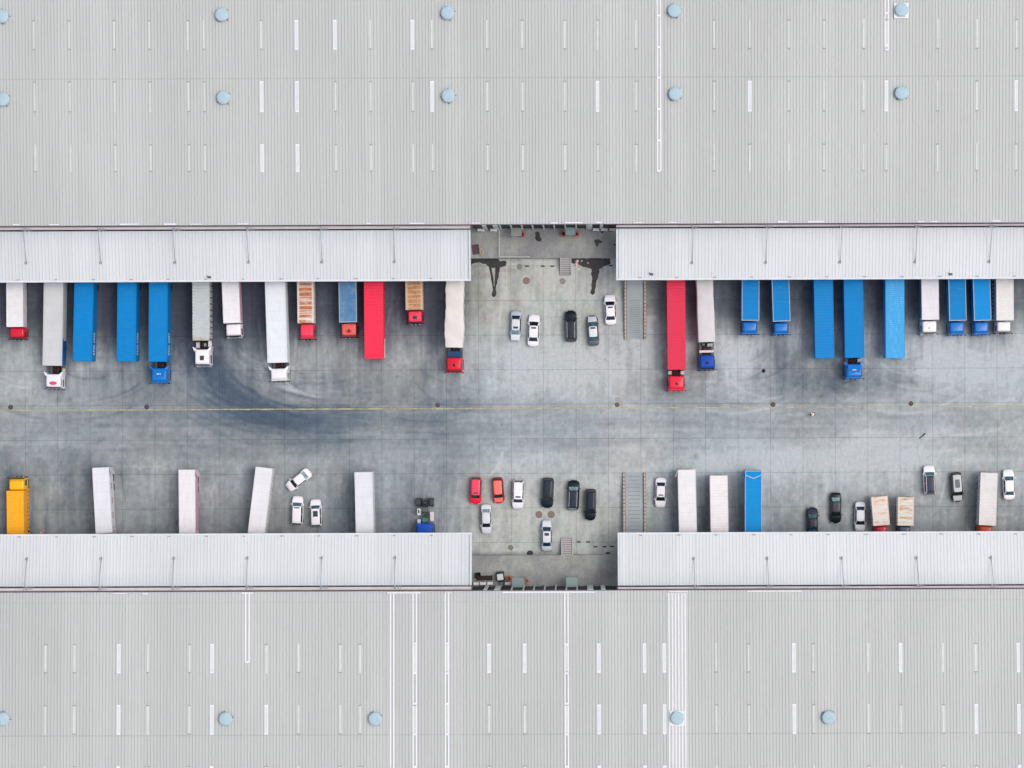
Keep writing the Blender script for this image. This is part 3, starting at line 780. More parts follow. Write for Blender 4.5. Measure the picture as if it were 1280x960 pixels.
# stairs
def stairs(x0p, x1p, y0p, y1p, label, sg):
    # sg>0: platform is above in the photo (steps go down the page)
    (xa, yt), (xb, yb) = P(x0p, y0p), P(x1p, y1p)
    n = 8; e = empty('concrete_stairs', ((xa + xb) / 2, (yt + yb) / 2, 0)); tag(e, label, 'stairs')
    hw = (xb - xa) / 2; hl = abs(yt - yb) / 2; st = concrete((192, 188, 190), 1.0, .1)
    for i in range(n):
        z = DOCK * (n - i) / (n + 1) ; a = hl - 2 * hl * i / n; b_ = hl - 2 * hl * (i + 1) / n
        y0, y1 = (b_, a) if sg > 0 else (-a, -b_)
        mb = MB(); mb.box(-hw + .14, hw - .14, y0, y1 , 0, z - .03); 
        nose = (y0 if sg > 0 else y1 - .09); mb.box(-hw + .15, hw - .15, nose - .012, nose + .10, z - .029, z)
        mb.mats = []; mb.build('step', st, e)
        mb = MB(); ns = (y0 if sg > 0 else y1)
        mb.box(-hw + .16, hw - .16, ns - .035, ns + .035, z + .001, z + .012); mb.build('step_nosing', paint((104, 100, 104), .8, .2), e)
    mb = MB()
    for s_ in (-hw, hw - .135):
        vs = [(s_, hl * sg, 0), (s_ + .135, hl * sg, 0), (s_ + .135, -hl * sg, 0), (s_, -hl * sg, 0), (s_, hl * sg, DOCK + .05), (s_ + .135, hl * sg, DOCK + .05), (s_ + .135, -hl * sg, .25), (s_, -hl * sg, .25)]
        mb.add(vs, [(3, 2, 1, 0), (4, 5, 6, 7), (0, 1, 5, 4), (1, 2, 6, 5), (2, 3, 7, 6), (3, 0, 4, 7)])
    mb.build('side_curb', concrete((196, 192, 194), 1, .1), e)
stairs(700.3, 714.3, 322.8, 343.8, 'short flight of concrete steps down from the upper dock', 1)
stairs(701.6, 716.3, 672.6, 693.8, 'short flight of concrete steps up to the lower dock', -1)

# access ramps with striped curbs
def hazard():
    m, nt, b = nodes('striped_curb')
    tc = nt.nodes.new('ShaderNodeTexCoord'); sx = nt.nodes.new('ShaderNodeSeparateXYZ'); nt.links.new(tc.outputs['Object'], sx.inputs[0])
    q = nt.nodes.new('ShaderNodeMath'); q.operation = 'DIVIDE'; q.inputs[1].default_value = .52; nt.links.new(sx.outputs[1], q.inputs[0])
    f = nt.nodes.new('ShaderNodeMath'); f.operation = 'FRACT'; nt.links.new(q.outputs[0], f.inputs[0])
    wear = noise(nt, tc.outputs['Object'], 2.5, 5, .7)
    s_ = ramp(nt, f.outputs[0], .5, .54)
    k = nt.nodes.new('ShaderNodeMath'); k.operation = 'MULTIPLY'; nt.links.new(s_, k.inputs[0]); nt.links.new(ramp(nt, wear, .3, .6, .25, .95), k.inputs[1])
    c = mixc(nt, k.outputs[0], lin((198, 190, 174)), lin((128, 120, 114)))
    nt.links.new(c, b.inputs['Base Color']); b.inputs['Roughness'].default_value = .8
    return m
HZ = hazard(); HZP = paint((200, 190, 170), .8, .35)
def access_ramp(xl, xr, yp_low, yp_edge, label, sg):
    (xa, ylow) = P(xl, yp_low); (xb, _) = P(xr, yp_low); yh = P(790, yp_edge, DOCK)[1]
    cx, cy = (xa + xb) / 2, (ylow + yh) / 2; e = empty('access_ramp', (cx, cy, 0)); tag(e, label, 'ramp')
    hw = (xb - xa) / 2 - .38; a = ylow - cy; b_ = yh - cy
    mb = MB(); vs = [(-hw, a, .012), (hw, a, .012), (hw, b_, DOCK), (-hw, b_, DOCK), (-hw, b_, 0), (hw, b_, 0), (-hw, a, -.02), (hw, a, -.02)]
    mb.add(vs, [(0, 1, 2, 3), (3, 2, 5, 4), (0, 3, 4, 6), (1, 7, 5, 2)])
    mb.build('ramp_slab', concrete((172, 180, 182), .6, .12), e)
    mb = MB(); n = 17
    for i in range(n):
        t = i / (n - 1) * .82 + .02 if sg < 0 else i / (n - 1) * .5 + .0
        y = a + (b_ - a) * (t * .9 + (.03)); z = .012 + (DOCK - .012) * (y - a) / (b_ - a)
        mb.box(-hw + .35, hw - .45, y - .045, y + .045, z - .02, z + .022)
    mb.build('grip_bar', paint((134, 150, 158), .7, .3), e)
    for s_ in (-1, 1):
        mb = MB(); x = s_ * (hw + .19); 
        vs = []
        for xx in (x - .17, x + .17):
            vs += [(xx, a, 0), (xx, b_, 0), (xx, b_, DOCK + .3), (xx, a, .3)]
        mb.add(vs, [(0, 1, 2, 3), (7, 6, 5, 4), (0, 4, 5, 1), (3, 2, 6, 7), (0, 3, 7, 4), (1, 5, 6, 2)])
        mb.build('curb_wall', concrete((150, 140, 132), 1, .2), e)
        mb = MB(); vs = []
        for xx in (x - .11, x + .07):
            vs += [(xx, a + .02 * sg, .302), (xx, b_, DOCK + .302), (xx, b_, DOCK + .36), (xx, a + .02 * sg, .36)]
        mb.add(vs, [(0, 1, 2, 3), (7, 6, 5, 4), (0, 4, 5, 1), (3, 2, 6, 7), (0, 3, 7, 4), (1, 5, 6, 2)])
        mb.build('striped_coping', HZ, e)
access_ramp(780.2, 808, 424.3, 323, 'sloping grey ramp between striped curbs below the upper right canopy', 1)
access_ramp(778.2, 807.6, 590.5, 694, 'sloping grey ramp between striped curbs above the lower right canopy', -1)

# ------------------------------------------------------------------ trucks
def ring_loft(W, L, z0, z1, off, dy=.14, r=.06, lump=None, crown=0.0):
    """cargo body: cross-section carried along y, every station shifted in or out by off(y, side)"""
    hw = W / 2; n = max(2, int(L / dy)); rings = []
    for i in range(n + 1):
        y = -L / 2 + L * i / n; d = off(y, i); dt = d * .8
        zz = z1 - dt
        pts = [(-hw + d, z0), (-hw + d, (z0 + z1) / 2), (-hw + d, z1 - r), (-hw + r * .3 + d, z1 - r * .3), (-hw + r, zz), (-hw * .5, zz + crown * .75), (0, zz + crown), (hw * .5, zz + crown * .75), (hw - r, zz), (hw - r * .3 - d, z1 - r * .3), (hw - d, z1 - r), (hw - d, (z0 + z1) / 2), (hw - d, z0)]
        if lump: pts = [lump(x, y, z) for x, z in pts]; rings.append([(x, y, z) for x, z in pts])
        else: rings.append([(x, y, z) for x, z in pts])
    return rings

def wheel(parent, x, y, r=.5, w=.28, dual=False):
    mb = MB(); sgn = 1 if x > 0 else -1
    prof = ((-w / 2, r * .72), (-w / 2, r * .94), (-w * .36, r), (w * .36, r), (w / 2, r * .94), (w / 2, r * .72))
    def ringsat(cx): return [[(cx + a, rr * math.cos(t), rr * math.sin(t)) for t in [2 * math.pi * k / 20 for k in range(20)]] for a, rr in prof]
    mb.loft(ringsat(0), RUB)
    if dual: mb.loft(ringsat(-sgn * (w + .06)), RUB)
    o = mb.build('wheel', None, parent, True, (x, y, r))
    mb = MB(); rim = [[(a, rr * math.cos(t), rr * math.sin(t)) for t in [2 * math.pi * k / 16 for k in range(16)]] for a, rr in ((sgn * w * .1, r * .70), (sgn * w * .46, r * .66), (sgn * w * .3, r * .35), (sgn * w * .5, r * .2))]
    mb.loft(rim, STEEL); mb.build('rim', None, o, True)
    return o

def cab(parent, y0, CW, CL, CH, rgb, roofrgb=None, style=(), zf=.55):
    """cab-over: y0 is the rear face, front at y0+CL; local frame of the truck"""
    c = empty('cab', (0, y0, 0), parent=parent)
    bodym = paint(rgb, .3, .15, coat=.3, sc=2); roofm = paint(roofrgb, .4, .2, sc=2) if roofrgb else bodym
    hw = CW / 2; slope = .26; mb = MB()
    hi = 'high' in style
    R = []
    for z, dw, df, db, r in ((zf, 0, .02, 0, .08), (1.25, 0, 0, 0, .12), (CH - .75, .05, .10, 0, .14), (CH - .24, .14, slope, .03, .2)):
        R.append(rrect(-hw + dw, hw - dw, db, CL - df, r, z))
    mb.loft(R, bodym, caps=True)
    R = []
    for z, dw, df, db, r in ((CH - .239, .14, slope, .03, .2), (CH - .1, .18, slope + .06, .06, .22), (CH - .025, .25, slope + .15, .13, .24), (CH, .36, slope + .3, .24, .2)):
        R.append(rrect(-hw + dw, hw - dw, db, CL - df, r, z))
    mb.loft(R, roofm, caps=True)
    mb.build('cab_shell', None, c, True)
    # windscreen
    zb, zt = 1.45, CH - .42
    def ws(u, v):
        z = zb + (zt - zb) * v; w = (hw - .12) ; t = (z - 1.25) / (CH - .28 - 1.25)
        return ((2 * u - 1) * w, CL - .0 - slope * max(0, t) ** 1.2 + .015 - .03 * (2 * u - 1) ** 2 + .01, z)
    mb = MB(); mb.grid(ws, 6, 4); mb.build('windscreen', GL, c, True)
    for s_ in (-1, 1):
        mb = MB()
        mb.add([(s_ * (hw + .004), CL * .35, 1.45), (s_ * (hw + .004), CL * .86, 1.4), (s_ * (hw - .072), CL * .8, CH - .48), (s_ * (hw - .072), CL * .35, CH - .48)], [(0, 1, 2, 3)])
        mb.build('side_window', GL, c)
        mb = MB(); mx = s_ * (hw + .16)
        mb.tube((s_ * (hw - .05), CL - .12, CH - .55), (mx, CL + .04, CH - .5), .025, DARK, 6)
        mb.box(mx - .1, mx + .1, CL - .02, CL + .08, CH - 1.15, CH - .5, DARK, .03); mb.build('mirror', None, c)
        mb = MB(); a = sorted((s_ * hw * .92, s_ * hw * .6)); mb.box(a[0], a[1], CL + .06, CL + .125, .72, .92, LAMP, .02); mb.build('headlight', None, c)
        mb = MB(); a = sorted((s_ * (hw + .0), s_ * (hw + .07))); mb.box(a[0], a[1], CL * .12, CL * .78, .45, .6, DARK); mb.build('side_step', None, c)
    bump = CHROME if 'lightbumper' in style else (bodym if 'bodybumper' in style else DARK)
    mb = MB(); mb.box(-hw * .99, hw * .99, CL - .04, CL + .1, .4, .98, bump, .05); mb.build('bumper', None, c, True)
    mb = MB(); mb.box(-hw * .9, hw * .9, CL - slope + .03, CL - slope + .17, CH - .42, CH - .36, DARK if 'visor' in style else bodym, .02); mb.build('sun_visor', None, c)
    for k in (-1, 0, 1):
        mb = MB(); mb.box(k * hw * .5 - .07, k * hw * .5 + .07, CL + .055, CL + .13, .985, 1.03, LAMP, .01); mb.build('marker_lamp', None, c)
    mb = MB(); mb.box(-hw * .7, hw * .7, CL + .002, CL + .03, 1.02, 1.34, DARK); mb.build('grille', None, c)
    if 'hatch' in style:
        mb = MB(); mb.box(-.28, .28, CL * .38, CL * .66, CH - .01, CH + .05, paint((62, 72, 70), .4, .2), .02); mb.build('roof_hatch', None, c)
    if 'horn' in style:
        hm = paint(tuple(min(255, int(v * 1.25 + 12)) for v in rgb), .4, .2)
        mb = MB()
        for t0, t1 in ((0, 1),):
            n = 12
            for k in range(n):
                a0, a1 = math.pi * (1.05 + .9 * k / n) , math.pi * (1.05 + .9 * (k + 1) / n)
                mb.tube((.36 * math.cos(a0), CL * .5 - .32 * math.sin(a0) , CH + .03), (.36 * math.cos(a1), CL * .5 - .32 * math.sin(a1), CH + .03), .07, hm, 6)
        mb.box(-.14, .14, CL * .44, CL * .60, CH - .01, CH + .09, DARK, .02); mb.build('roof_horn', None, c, True)
    if 'emblem' in style:
        pts = [(.52 * math.cos(t), .26 * math.sin(t) + CL * .62) for t in [2 * math.pi * k / 24 for k in range(24)]]
        mb = MB(); mb.poly(pts, CH - .02, CH + .014, paint((222, 84, 104), .5, .2)); mb.build('roof_emblem', None, c)
    if 'dot' in style:
        mb = MB(); mb.tube((0.05, CL * .55, CH - .01), (0.05, CL * .55, CH + .06), .11, paint((190, 110, 110), .5, .2), 12); mb.build('roof_beacon', None, c)
    if 'ears' in style:
        for s_ in (-1, 1):
            mb = MB(); a = s_ * (hw - .02); o = s_ * (hw + .2)
            vs = [(a, .2, 1.0), (o, -.35, 1.0), (o - s_ * .05, -.35, 1.0), (a - s_ * .3, .15, 1.0), (a, .25, CH - .1), (o, -.32, CH - .05), (o - s_ * .16, -.3, CH - .05), (a - s_ * .42, .12, CH - .02)]
            mb.add(vs, [(3, 2, 1, 0), (4, 5, 6, 7), (0, 1, 5, 4), (1, 2, 6, 5), (2, 3, 7, 6), (3, 0, 4, 7)], bodym); mb.build('side_fairing', None, c)
    if 'deflector' in style:
        mb = MB(); w1 = hw - .28
        vs = [(-w1, .1, CH - .02), (w1, .1, CH - .02), (w1 - .1, CL * .62, CH - .02), (-w1 + .1, CL * .62, CH - .02), (-w1, .12, CH + .34), (w1, .12, CH + .34), (w1 - .14, CL * .5, CH + .05), (-w1 + .14, CL * .5, CH + .05)]
        mb.add(vs, [(3, 2, 1, 0), (4, 5, 6, 7), (0, 1, 5, 4), (1, 2, 6, 5), (2, 3, 7, 6), (3, 0, 4, 7)], bodym); mb.build('wind_deflector', None, c)
        mb = MB()
        for x in (-.25, -.05, .13): mb.box(x, x + .12, CL * .36, CL * .44, CH + .10, CH + .16, MARK)
        mb.build('roof_lettering', None, c)
    if 'lip' in style:
        mb = MB(); mb.box(-hw * .82, hw * .82, CL - slope - .22, CL - slope - .17, CH - .02, CH + .02, paint(tuple(int(v * .7) for v in rgb), .5, .2)); mb.build('roof_seam', None, c)
    return c

def cargo(parent, W, L, z0, z1, kind, rgb, side=None, extra=()):
    mb = MB(); b = empty('cargo_box', (0, 0, 0), parent=parent)
    if kind == 'container':
        m = paint(rgb, .55, .3, sc=1.2); rs = ring_loft(W, L, z0, z1, lambda y, i: (.05 if i % 4 in (2, 3) else 0.0), .11)
        if 'rustend' in extra: m = rust_end(rgb, L)
        mb.loft(rs, m)
    elif kind == 'ribbed':
        m = paint(rgb, .5, .3, sc=1.0); rs = ring_loft(W, L, z0, z1, lambda y, i: (.03 if i % 4 in (1, 2, 3) else 0.0), .1)
        mb.loft(rs, m)
    elif kind == 'bows':
        m = rustmat(rgb, *( .78,) if 'rusty' in extra else (.25,)); 
        if 'tan' in extra: m = rustmat(rgb, .95, (196, 146, 104), (164, 112, 78))
        if 'light' in extra: m = rustmat((228, 220, 214), .40, (228, 186, 156), (206, 150, 112))
        if 'light2' in extra: m = rustmat((224, 220, 212), .46, (196, 146, 84), (160, 110, 60))
        rs = ring_loft(W, L, z0, z1, lambda y, i: (.05 if i % 5 else 0.0), .11, crown=.03); mb.loft(rs, m)
    elif kind == 'tarp':
        R = random.Random(int(W * 100 + L)); ph = [R.uniform(0, 6) for _ in range(8)]
        def lump(x, y, z):
            e = .05 * math.sin(y * 1.1 + ph[0]) + .05 * math.sin(y * .47 + ph[1]) + .022 * math.sin(y * 4.1 + ph[2] + z)
            k = abs(x) / (W / 2)
            zz = z + (.06 * math.sin(y * 1.9 + ph[3] + x * 2) + .03 * math.sin(y * 5 + x * 3 + ph[4])) * (1 if z > z1 - .2 else 0)
            return (x * (1 + e * (1.0 if 'lumpy' in extra else .35) * k), z + (zz - z) * (1.0 if 'lumpy' in extra else .45))
        m = paint(rgb, .75, .3, sc=.9, dirtc=(120, 112, 100)); rs = ring_loft(W, L, z0, z1, lambda y, i: 0, .2, r=.14, lump=lump, crown=.05); mb.loft(rs, m)
    else:
        m = sheetroof(rgb)
        if 'scuffed' in extra: m = scuffed(rgb)
        if 'faded' in extra: m = paint((80, 128, 172), .6, 1.0, dirtc=(170, 190, 200), sc=.9)
        rs = ring_loft(W, L, z0, z1, lambda y, i: .006 if i % 6 == 0 else 0, .2, r=.07); mb.loft(rs, m)
    shell = mb.build('box_shell', None, b, kind in ('tarp',))
    if kind == 'framed':
        fm = paint((176, 192, 206), .4, .2, sc=3); mb = MB(); hw = W / 2; t = .085
        for x in (-hw - .012, hw - t + .012): mb.box(x, x + t, -L / 2 - .012, L / 2 + .012, z1 - .07, z1 + .045)
        mb.box(-hw + t + .002, hw - t - .002, L / 2 - t, L / 2 + .013, z1 - .07, z1 + .042); mb.box(-hw + t + .002, hw - t - .002, -L / 2 - .013, -L / 2 + t, z1 - .07, z1 + .042)
        if 'vee' in extra:
            for s_ in (-1, 1): mb.add([(s_ * (hw - .1), -L / 2 + .55, z1 + .004), (s_ * (hw - .1), -L / 2 + .66, z1 + .004), (0, -L / 2 + 1.12, z1 + .004), (0, -L / 2 + 1.0, z1 + .004), (s_ * (hw - .1), -L / 2 + .55, z1 + .024), (s_ * (hw - .1), -L / 2 + .66, z1 + .024), (0, -L / 2 + 1.12, z1 + .024), (0, -L / 2 + 1.0, z1 + .024)], [(4, 5, 6, 7), (0, 1, 5, 4), (3, 2, 6, 7), (0, 4, 7, 3), (1, 2, 6, 5)])
        mb.build('top_frame', fm, b)
    elif kind not in ('tarp', 'container'):
        mb = MB(); hw = W / 2; fm = paint(tuple(int(v * .93) for v in rgb), .45, .2); t = .06
        for x in (-hw - .012, hw - t + .012): mb.box(x, x + t, -L / 2 - .01, L / 2 + .01, z1 - .14, z1 + .012)
        mb.build('top_rail', fm, b)
    # underframe of the body
    mb = MB(); mb.box(-W / 2 + .12, W / 2 - .12, -L / 2 + .1, L / 2 - .1, z0 - .14, z0 - .003); mb.build('floor_frame', DARK, b)
    # rear doors
    dm = paint(tuple(int(v * .9) for v in rgb), .5, .25)
    for s_ in (-1, 1):
        if 'open' in extra or ('openright' in extra and s_ < 0) or ('openleft' in extra and s_ > 0):
            mb = MB(); x = s_ * (W / 2 + .06); a = sorted((x, x + s_ * .05)); y = -L / 2
            mb.add([(s_ * (W / 2 + .02), y + .02, z0), (s_ * (W / 2 + .34), y + .95, z0), (s_ * (W / 2 + .29), y + .98, z0), (s_ * (W / 2 + .0), y + .06, z0), (s_ * (W / 2 + .02), y + .02, z1 - .1), (s_ * (W / 2 + .34), y + .95, z1 - .1), (s_ * (W / 2 + .29), y + .98, z1 - .1), (s_ * (W / 2 + .0), y + .06, z1 - .1)], [(3, 2, 1, 0), (4, 5, 6, 7), (0, 1, 5, 4), (1, 2, 6, 5), (2, 3, 7, 6), (3, 0, 4, 7)])
            mb.build('rear_door', dm, b)
        else:
            mb = MB(); a = sorted((s_ * .015, s_ * (W / 2 - .06))); mb.box(a[0], a[1], -L / 2 - .04, -L / 2 - .003, z0 + .05, z1 - .12, None, .01); mb.build('rear_door', dm, b)
            mb = MB(); mb.tube((s_ * .35, -L / 2 - .06, z0 + .08), (s_ * .35, -L / 2 - .06, z1 - .15), .02); mb.build('lock_bar', STEEL, b)
    if side: sidepanel(b, W, L, z0, z1, *side)
    return b

def sheetroof(rgb, pitch=1.22):
    key = ('sr', rgb)
    if key in MATS: return MATS[key]
    m, nt, b = nodes('cargo_sheet'); v = objvec(nt); tc = nt.nodes.new('ShaderNodeTexCoord'); c = lin(rgb)
    sx = nt.nodes.new('ShaderNodeSeparateXYZ'); nt.links.new(tc.outputs['Object'], sx.inputs[0])
    d = nt.nodes.new('ShaderNodeMath'); d.operation = 'DIVIDE'; d.inputs[1].default_value = pitch; nt.links.new(sx.outputs[1], d.inputs[0])
    f = nt.nodes.new('ShaderNodeMath'); f.operation = 'FRACT'; nt.links.new(d.outputs[0], f.inputs[0])
    a = mixc(nt, ramp(nt, noise(nt, v, .5, 4, .6), .35, .7, 0, .22), c, tuple(x * .72 for x in c))
    a = mixc(nt, ramp(nt, noise(nt, mapping(nt, v, (3.5, .5, 1)), 1.0, 5, .7), .48, .75, 0, .30), a, tuple(x * .62 + .02 for x in c))
    a = mixc(nt, ramp(nt, noise(nt, mapping(nt, v, (.6, 3, 1)), 1.0, 5, .7), .55, .8, 0, .35), a, tuple(min(1, x * .8 + .10) for x in c))
    a = mixc(nt, ramp(nt, f.outputs[0], .07, .0, 0, .30), a, tuple(x * .55 for x in c))
    ab = nt.nodes.new('ShaderNodeMath'); ab.operation = 'ABSOLUTE'; nt.links.new(sx.outputs[0], ab.inputs[0])
    a = mixc(nt, ramp(nt, ab.outputs[0], .95, 1.15, 0, .25), a, tuple(x * .75 for x in c))
    nt.links.new(a, b.inputs['Base Color']); b.inputs['Roughness'].default_value = .55; b.inputs['Specular IOR Level'].default_value = .15
    MATS[key] = m; return m
def scuffed(rgb):
    key = ('sc', rgb)
    if key in MATS: return MATS[key]
    m, nt, b = nodes('scuffed_paint'); v = objvec(nt, False); c = lin(rgb)
    sx = nt.nodes.new('ShaderNodeSeparateXYZ'); nt.links.new(v, sx.inputs[0])
    w = nt.nodes.new('ShaderNodeTexWave'); w.bands_direction = 'Y'; w.inputs['Scale'].default_value = 1.1; w.inputs['Distortion'].default_value = .4
    nt.links.new(v, w.inputs['Vector']); n = noise(nt, mapping(nt, v, (2.2, .5, 1)), 1.6, 5, .7)
    k = nt.nodes.new('ShaderNodeMath'); k.operation = 'MULTIPLY'; nt.links.new(ramp(nt, w.outputs['Fac'], .55, .75), k.inputs[0]); nt.links.new(ramp(nt, n, .5, .6, 0, .55), k.inputs[1])
    nt.links.new(mixc(nt, k.outputs[0], c, lin((120, 195, 230))), b.inputs['Base Color']); b.inputs['Roughness'].default_value = .5
    MATS[key] = m; return m
def rust_end(rgb, L):
    m, nt, b = nodes('rust_ended_container'); v = objvec(nt, False); c = lin(rgb)
    sx = nt.nodes.new('ShaderNodeSeparateXYZ'); nt.links.new(v, sx.inputs[0])
    n = noise(nt, v, 1.6, 5, .7); ad = nt.nodes.new('ShaderNodeMath'); ad.operation = 'MULTIPLY_ADD'; ad.inputs[1].default_value = 2.2
    nt.links.new(n, ad.inputs[0]); nt.links.new(sx.outputs[1], ad.inputs[2])
    f = ramp(nt, ad.outputs[0], L / 2 + .55, L / 2 + 1.1, 0, .85)
    a = mixc(nt, ramp(nt, noise(nt, v, .8, 4), .4, .7, 0, .3), c, lin((168, 180, 176)))
    nt.links.new(mixc(nt, f, a, lin((176, 150, 120))), b.inputs['Base Color']); b.inputs['Roughness'].default_value = .65
    return m

def sidepanel(b, W, L, z0, z1, s_, mode, rgb):
    """painted panels, lettering, stakes on one flank; s_ is the local side"""
    x = s_ * (W / 2); m = paint(rgb, .5, .15)
    if mode == 'front':     # pointed coloured panel at the front end of the flank
        mb = MB(); q = x + s_ * .014
        mb.add([(q, L / 2 - .02, z0 + .1), (q, L / 2 - .02, z1 - .1), (q, L / 2 - 4.1, z1 - .1), (q, L / 2 - 3.4, z1 - .9), (q, L / 2 - 3.5, z0 + .1)], [(0, 1, 2, 3, 4)]); mb.build('side_graphic', m, b)
    if mode == 'letters':
        mb = MB(); R = random.Random(int(L * 10)); y = L / 2 - .9
        for k in range(8):
            wch = .24
            for j in range(3):
                z = z1 - 1.5 + j * .28 + R.uniform(-.04, .04); mb.box(*sorted((x + s_ * .015, x + s_ * .03)), y - wch, y, z, z + .09)
            for j in range(2):
                yy = y - wch * R.random(); mb.box(*sorted((x + s_ * .031, x + s_ * .042)), yy - .05, yy, z1 - 1.55, z1 - .85)
            y -= .36 if k != 3 else .6
        mb.build('side_lettering', MARK, b)
    if mode == 'full':
        mb = MB(); q = x + s_ * .014
        mb.add([(q, L / 2 - .3, z0 + .1), (q, L / 2 - .3, z1 - .3), (q, -L / 2 + .9, z1 - .9), (q, -L / 2 + .6, z0 + .1)], [(0, 1, 2, 3)]); mb.build('side_graphic', m, b)
    if mode == 'marks':
        mb = MB(); q = x + s_ * .012
        for k in range(4):
            y = -L / 2 + 2.2 + k * 2.0
            for j in range(3): mb.box(*sorted((q, q + s_ * .015)), y + j * .3, y + .2 + j * .3, z1 - 1.6, z1 - .9)
        mb.build('side_lettering', m, b)
    if mode == 'torn':
        mb = MB(); q = x + s_ * .016; R = random.Random(4); ys = [L / 2 - .1 - k * .22 for k in range(13)]; top = [z1 - .05 - (0 if k < 2 else R.uniform(0, .25) + k * .05) for k in range(13)]
        mb.add([(q, y, z0 + .3) for y in ys] + [(q, y, z) for y, z in zip(ys, top)], [(k, k + 1, 14 + k, 13 + k) for k in range(12)]); mb.build('side_graphic', m, b)
    if mode == 'stakes':
        mb = MB(); y = -L / 2 + .2
        while y < L / 2: mb.box(*sorted((x + s_ * .004, x + s_ * .1)), y, y + .12, z0 - .2, z1 - .25); y += .82
        mb.build('side_stake', m, b)
    if mode == 'hooks':
        mb = MB(); y = -L / 2 + .3; k = 0
        while y < L / 2: mb.box(*sorted((x + s_ * .03, x + s_ * .16)), y, y + .28, z0 - .3, z0 + .1); y += .55; k += 1
        mb.build('side_latch', m, b)

